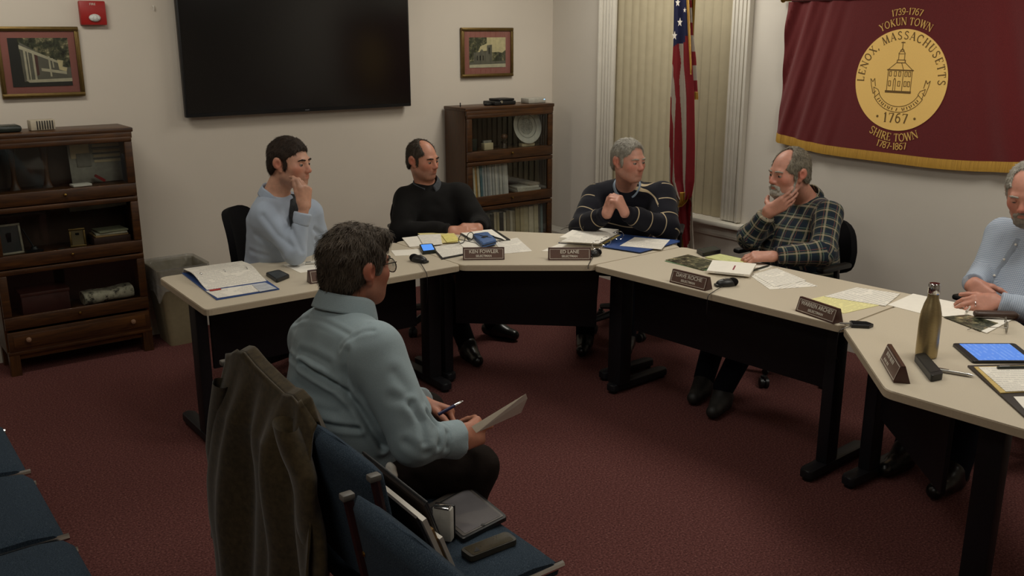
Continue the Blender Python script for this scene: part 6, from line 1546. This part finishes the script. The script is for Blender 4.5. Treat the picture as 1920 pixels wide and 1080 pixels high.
# ---- man in the gingham shirt at the right edge
p = Person(dict(head=(1929, 362, 3.86), neck=(1952, 424, 3.98), rs=(1882, 440, 4.10), ls=(2010, 460, 3.80), re=(1850, 515, 4.02), rw=(1823, 533, 3.84), le=(1960, 590, 3.60), lw=(1868, 566, 3.68), pel=(4.20, 1.77, .56),
    rk=(3.79, 1.95, .53), lk=(3.77, 1.72, .53), ra=(3.58, 1.93, .09), la=(3.56, 1.70, .09), rt=(3.44, 1.93, .05), lt=(3.42, 1.70, .05)), -RH*.62-FH*.72-UH*.32, UH-RH*.1, 1.0, 1.12, .06)
p.brow = H_GRY; p.lid = -.0035
p.build('grey-bearded man in a blue gingham shirt looking down, cut off by the right edge', [(p.J['rw'], RH*.35-UH*.42-FH*.62, -RH*.62+UH*.55-FH*.25, 'R', [(20, 25, 20)]*4, dict(spread=4)), (p.J['lw'], -RH*.95-FH*.15-UH*.05, UH*.6-FH*.7, 'L', [(28, 40, 25)]*4, {})], SK5)
p.hair(H_GRY, bald(hair_full(.010, .80, .004), [((.085, 0, .090), (.075, .060, .060))]))
p.part('beard', beard(.6)(p.F), .0036, m_hair('pepper beard', '6c6359', 'a39a8e'), noise=((.0025, (.01, .01, .012)),))
M_GIN = m_cloth('blue gingham', (.73, .765, .81), '54688a', 'gingham', var=.05)
dressed(p, 'shirt', p.torso(.010)+p.arms(.018, .07, 1.08), .0065, M_GIN, pat=True)
p.collar(M_GIN, (.076, .082), .038, .5, .045); p.cuffs(M_GIN, .044, .05, .012)
strip(p, 'placket', [(1908, 448), (1900, 465), (1888, 482), (1876, 500), (1864, 520), (1858, 535)], .016, .016, plain('gingham placket', 'bac4d2', .85), .002, .003)
for x, y in ((1906, 460), (1884, 488), (1864, 518)):
    q = p.line([(x, y)], .006)
    if q: obj('button', B().sphere(q[0]-p.base, (.0055, .0055, .0055), 10, 6), M_PAPER, p.o)
p.part('trousers', p.legs(.012)+[Ell(p.J['pel'], (.19, .19, .12), None, .05)], .011, M_TRD); p.shoes(M_SHOE)
rg = p.J['lw']+nz(-RH*.95-FH*.15-UH*.05)*.098+nz(UH*.6-FH*.7)*.0
obj('ring', B().tube([rg+(UH*math.cos(a)+FH*math.sin(a))*.0115-p.base for a in [k*PI/8 for k in range(16)]], .002, 6, closed=True), M_CHROME, p.o)
# ---- man in the denim shirt in the foreground
p = Person(dict(head=(669, 502, 2.71), neck=(641, 578, 2.66), rs=(702, 658, 2.50), ls=(590, 638, 2.80), re=(778, 826, 2.42), rw=(868, 824, 2.52), le=(720, 760, 2.98), lw=(797, 757, 2.85), pel=(1.15, 2.43, .555),
    rk=(1.51, 2.20, .505), lk=(1.58, 2.62, .53), ra=(1.36, 2.24, .09), la=(1.56, 2.66, .09), rt=(1.50, 2.20, .05), lt=(1.71, 2.66, .05)), RH*.70+FH*.72-UH*.04, UH, .985, 1.16, .075)
p.brow = H_DG6
p.build('man in a denim shirt seen from behind, sitting in front of the tables', [(p.J['rw'], FH*.80+RH*.52-UH*.02, RH*.70-FH*.45+UH*.30, 'R', [(45, 50, 30), (50, 52, 30), (55, 52, 30), (58, 52, 30)], dict(tdir=FH*.55+RH*.75-UH*.15, thumb=(25, 10, 10))),
    (p.J['lw'], RH*.93-FH*.22-UH*.22, UH*.72+FH*.5, 'L', [(48, 50, 18), (60, 58, 30), (66, 60, 35), (70, 60, 35)], dict(thumb=(28, 10, 10), spread=3))], SK6, .004)
p.hair(H_DG6, hair_full(.016, .74, -.014, fringe=.010, sb=False), .0036, noise=((.005, (.014, .014, .03)), (.0025, (.006, .006, .016))), strands=9000, length=.028)
F = p.F
p.part('sideburn', [Ell(F.p(.024, y*.0735, .022), (.022, .008, .040), F.R, .006) for y in (1, -1)], .0036, H_TMP, noise=((.002, (.008, .008, .02)),))
M_DEN = m_cloth('light denim', (.58, .64, .662), var=.07)
def cr6(q):
    S = [([(538, 652), (567, 683), (604, 706), (632, 722), (650, 737), (671, 763), (697, 805), (718, 838)], .015, .009), ([(545, 668), (583, 694), (626, 722)], .006, .007), ([(565, 660), (590, 668), (615, 682)], .005, .010), ([(650, 660), (648, 700), (654, 735)], .006, .010),
         ([(600, 793), (640, 801), (672, 804)], .009, .007), ([(596, 765), (630, 775)], .004, .010), ([(556, 720), (600, 745), (650, 770)], .004, .016), ([(640, 655), (665, 630), (700, 620)], .003, .006),
         ([(770, 760), (790, 790), (796, 830)], .008, .009), ([(800, 775), (820, 798), (822, 835)], .008, .008), ([(735, 745), (770, 755)], .005, .012), ([(740, 700), (765, 735)], .004, .014), ([(820, 790), (838, 812), (838, 838)], .006, .009), ([(760, 830), (800, 848)], .005, .010), ([(552, 606), (575, 597), (610, 604), (645, 622), (655, 628)], .0028, .006), ([(690, 606), (668, 628), (655, 655), (650, 690), (660, 725)], .0022, .006)]
    return [(q.line(l), a, w) for l, a, w in S if len(q.line(l)) > 1]
dressed(p, 'shirt', p.torso(.008, .03)+p.arms(.020, .095, 1.10), .0058, M_DEN, cr6, noise=((.005, (.14, .14, .2)), (.0022, (.04, .04, .08))))
p.collar(M_DEN, (.078, .084), .046, .5, .050); p.cuffs(M_DEN, .050, .065, .018, flare=.010)
p.part('trousers', p.legs(.016)+[Ell(p.J['pel']+np.array((0, 0, .0)), (.20, .20, .12), None, .05)], .008, M_TRK, noise=((.006, (.08, .08, .08)), (.003, (.03, .03, .03)))); p.shoes(M_SHOE)
# his glasses: temple and lens seen beside the face
gl = B(); T_ = lambda x, y, z: F.p(x, y, z)-p.base
for y in (1, -1): gl.tube([T_(-.010, y*.083, .020), T_(.05, y*.080, .018), T_(.100, y*.066, .016)], .0018, 6)
gl.tube([T_(.106, .012, .018), T_(.112, 0, .022), T_(.106, -.012, .018)], .0018, 6)
for y in (1, -1): gl.tube([T_(.105-.004*abs(math.cos(a)), y*.037+.027*math.cos(a), .000+.021*math.sin(a)) for a in [k*2*PI/16 for k in range(16)]], .0018, 6, closed=True)
eg = obj('eyeglasses', gl, plain('dark metal frame', '3a3630', .3, .8), p.o)
b = B()
for y in (1, -1):
    vs = [b.bm.verts.new(T_(.105-.004*abs(math.cos(a)), y*.037+.026*math.cos(a), .020*math.sin(a))) for a in [k*2*PI/16 for k in range(16)]]; b.bm.faces.new(vs)
bmesh.ops.solidify(b.bm, geom=b.bm.faces[:], thickness=.001)
obj('lenses', b, M_GLASS, eg)
# what he holds
P = [PD(884, 800, 2.47), PD(986, 738, 2.60), PD(989, 747, 2.62), PD(977, 774, 2.68), PD(893, 812, 2.53)]
c = sum(P)/len(P); b = B(); vs = [b.bm.verts.new(q-c) for q in P]; f = b.bm.faces.new(vs); bmesh.ops.solidify(b.bm, geom=[f], thickness=.003)
tag(obj('paper_stack', b, M_PAPER, loc=tuple(c), smooth=False), 'thin stack of white sheets held in the denim man\'s right hand', 'paper')
a, d = PD(822, 777, 2.70), PD(868, 752, 2.74); m = (a+d)/2; u = nz(d-a); L = np.linalg.norm(d-a)
pn = thing('pen', 'blue and silver pen between the denim man\'s left fingers', 'pen', tuple(m))
obj('barrel', B().tube([a-m, m-m+u*L*.16], .0055, 10), plain('blue pen barrel', '2a2e55', .3), pn); obj('tip', B().tube([u*L*.16, u*L*.42, u*L*.5], [.0055, .005, .0015], 10), M_CHROME, pn)
hk = PD(735, 889, 2.40)
tag(p.part('handkerchief', [Ell(hk, (.014, .020, .030), None, .01), Ell(hk+np.array((0, .004, .018)), (.010, .014, .016), None, .01)], .004, M_PAPER, noise=((.006, (.015, .015, .02)),)), 'x', 'x')
o = bpy.data.objects['handkerchief']; o.parent = None; o.location = tuple(p.base); tag(o, 'crumpled white handkerchief at the denim man\'s hip by the black folder', 'handkerchief')
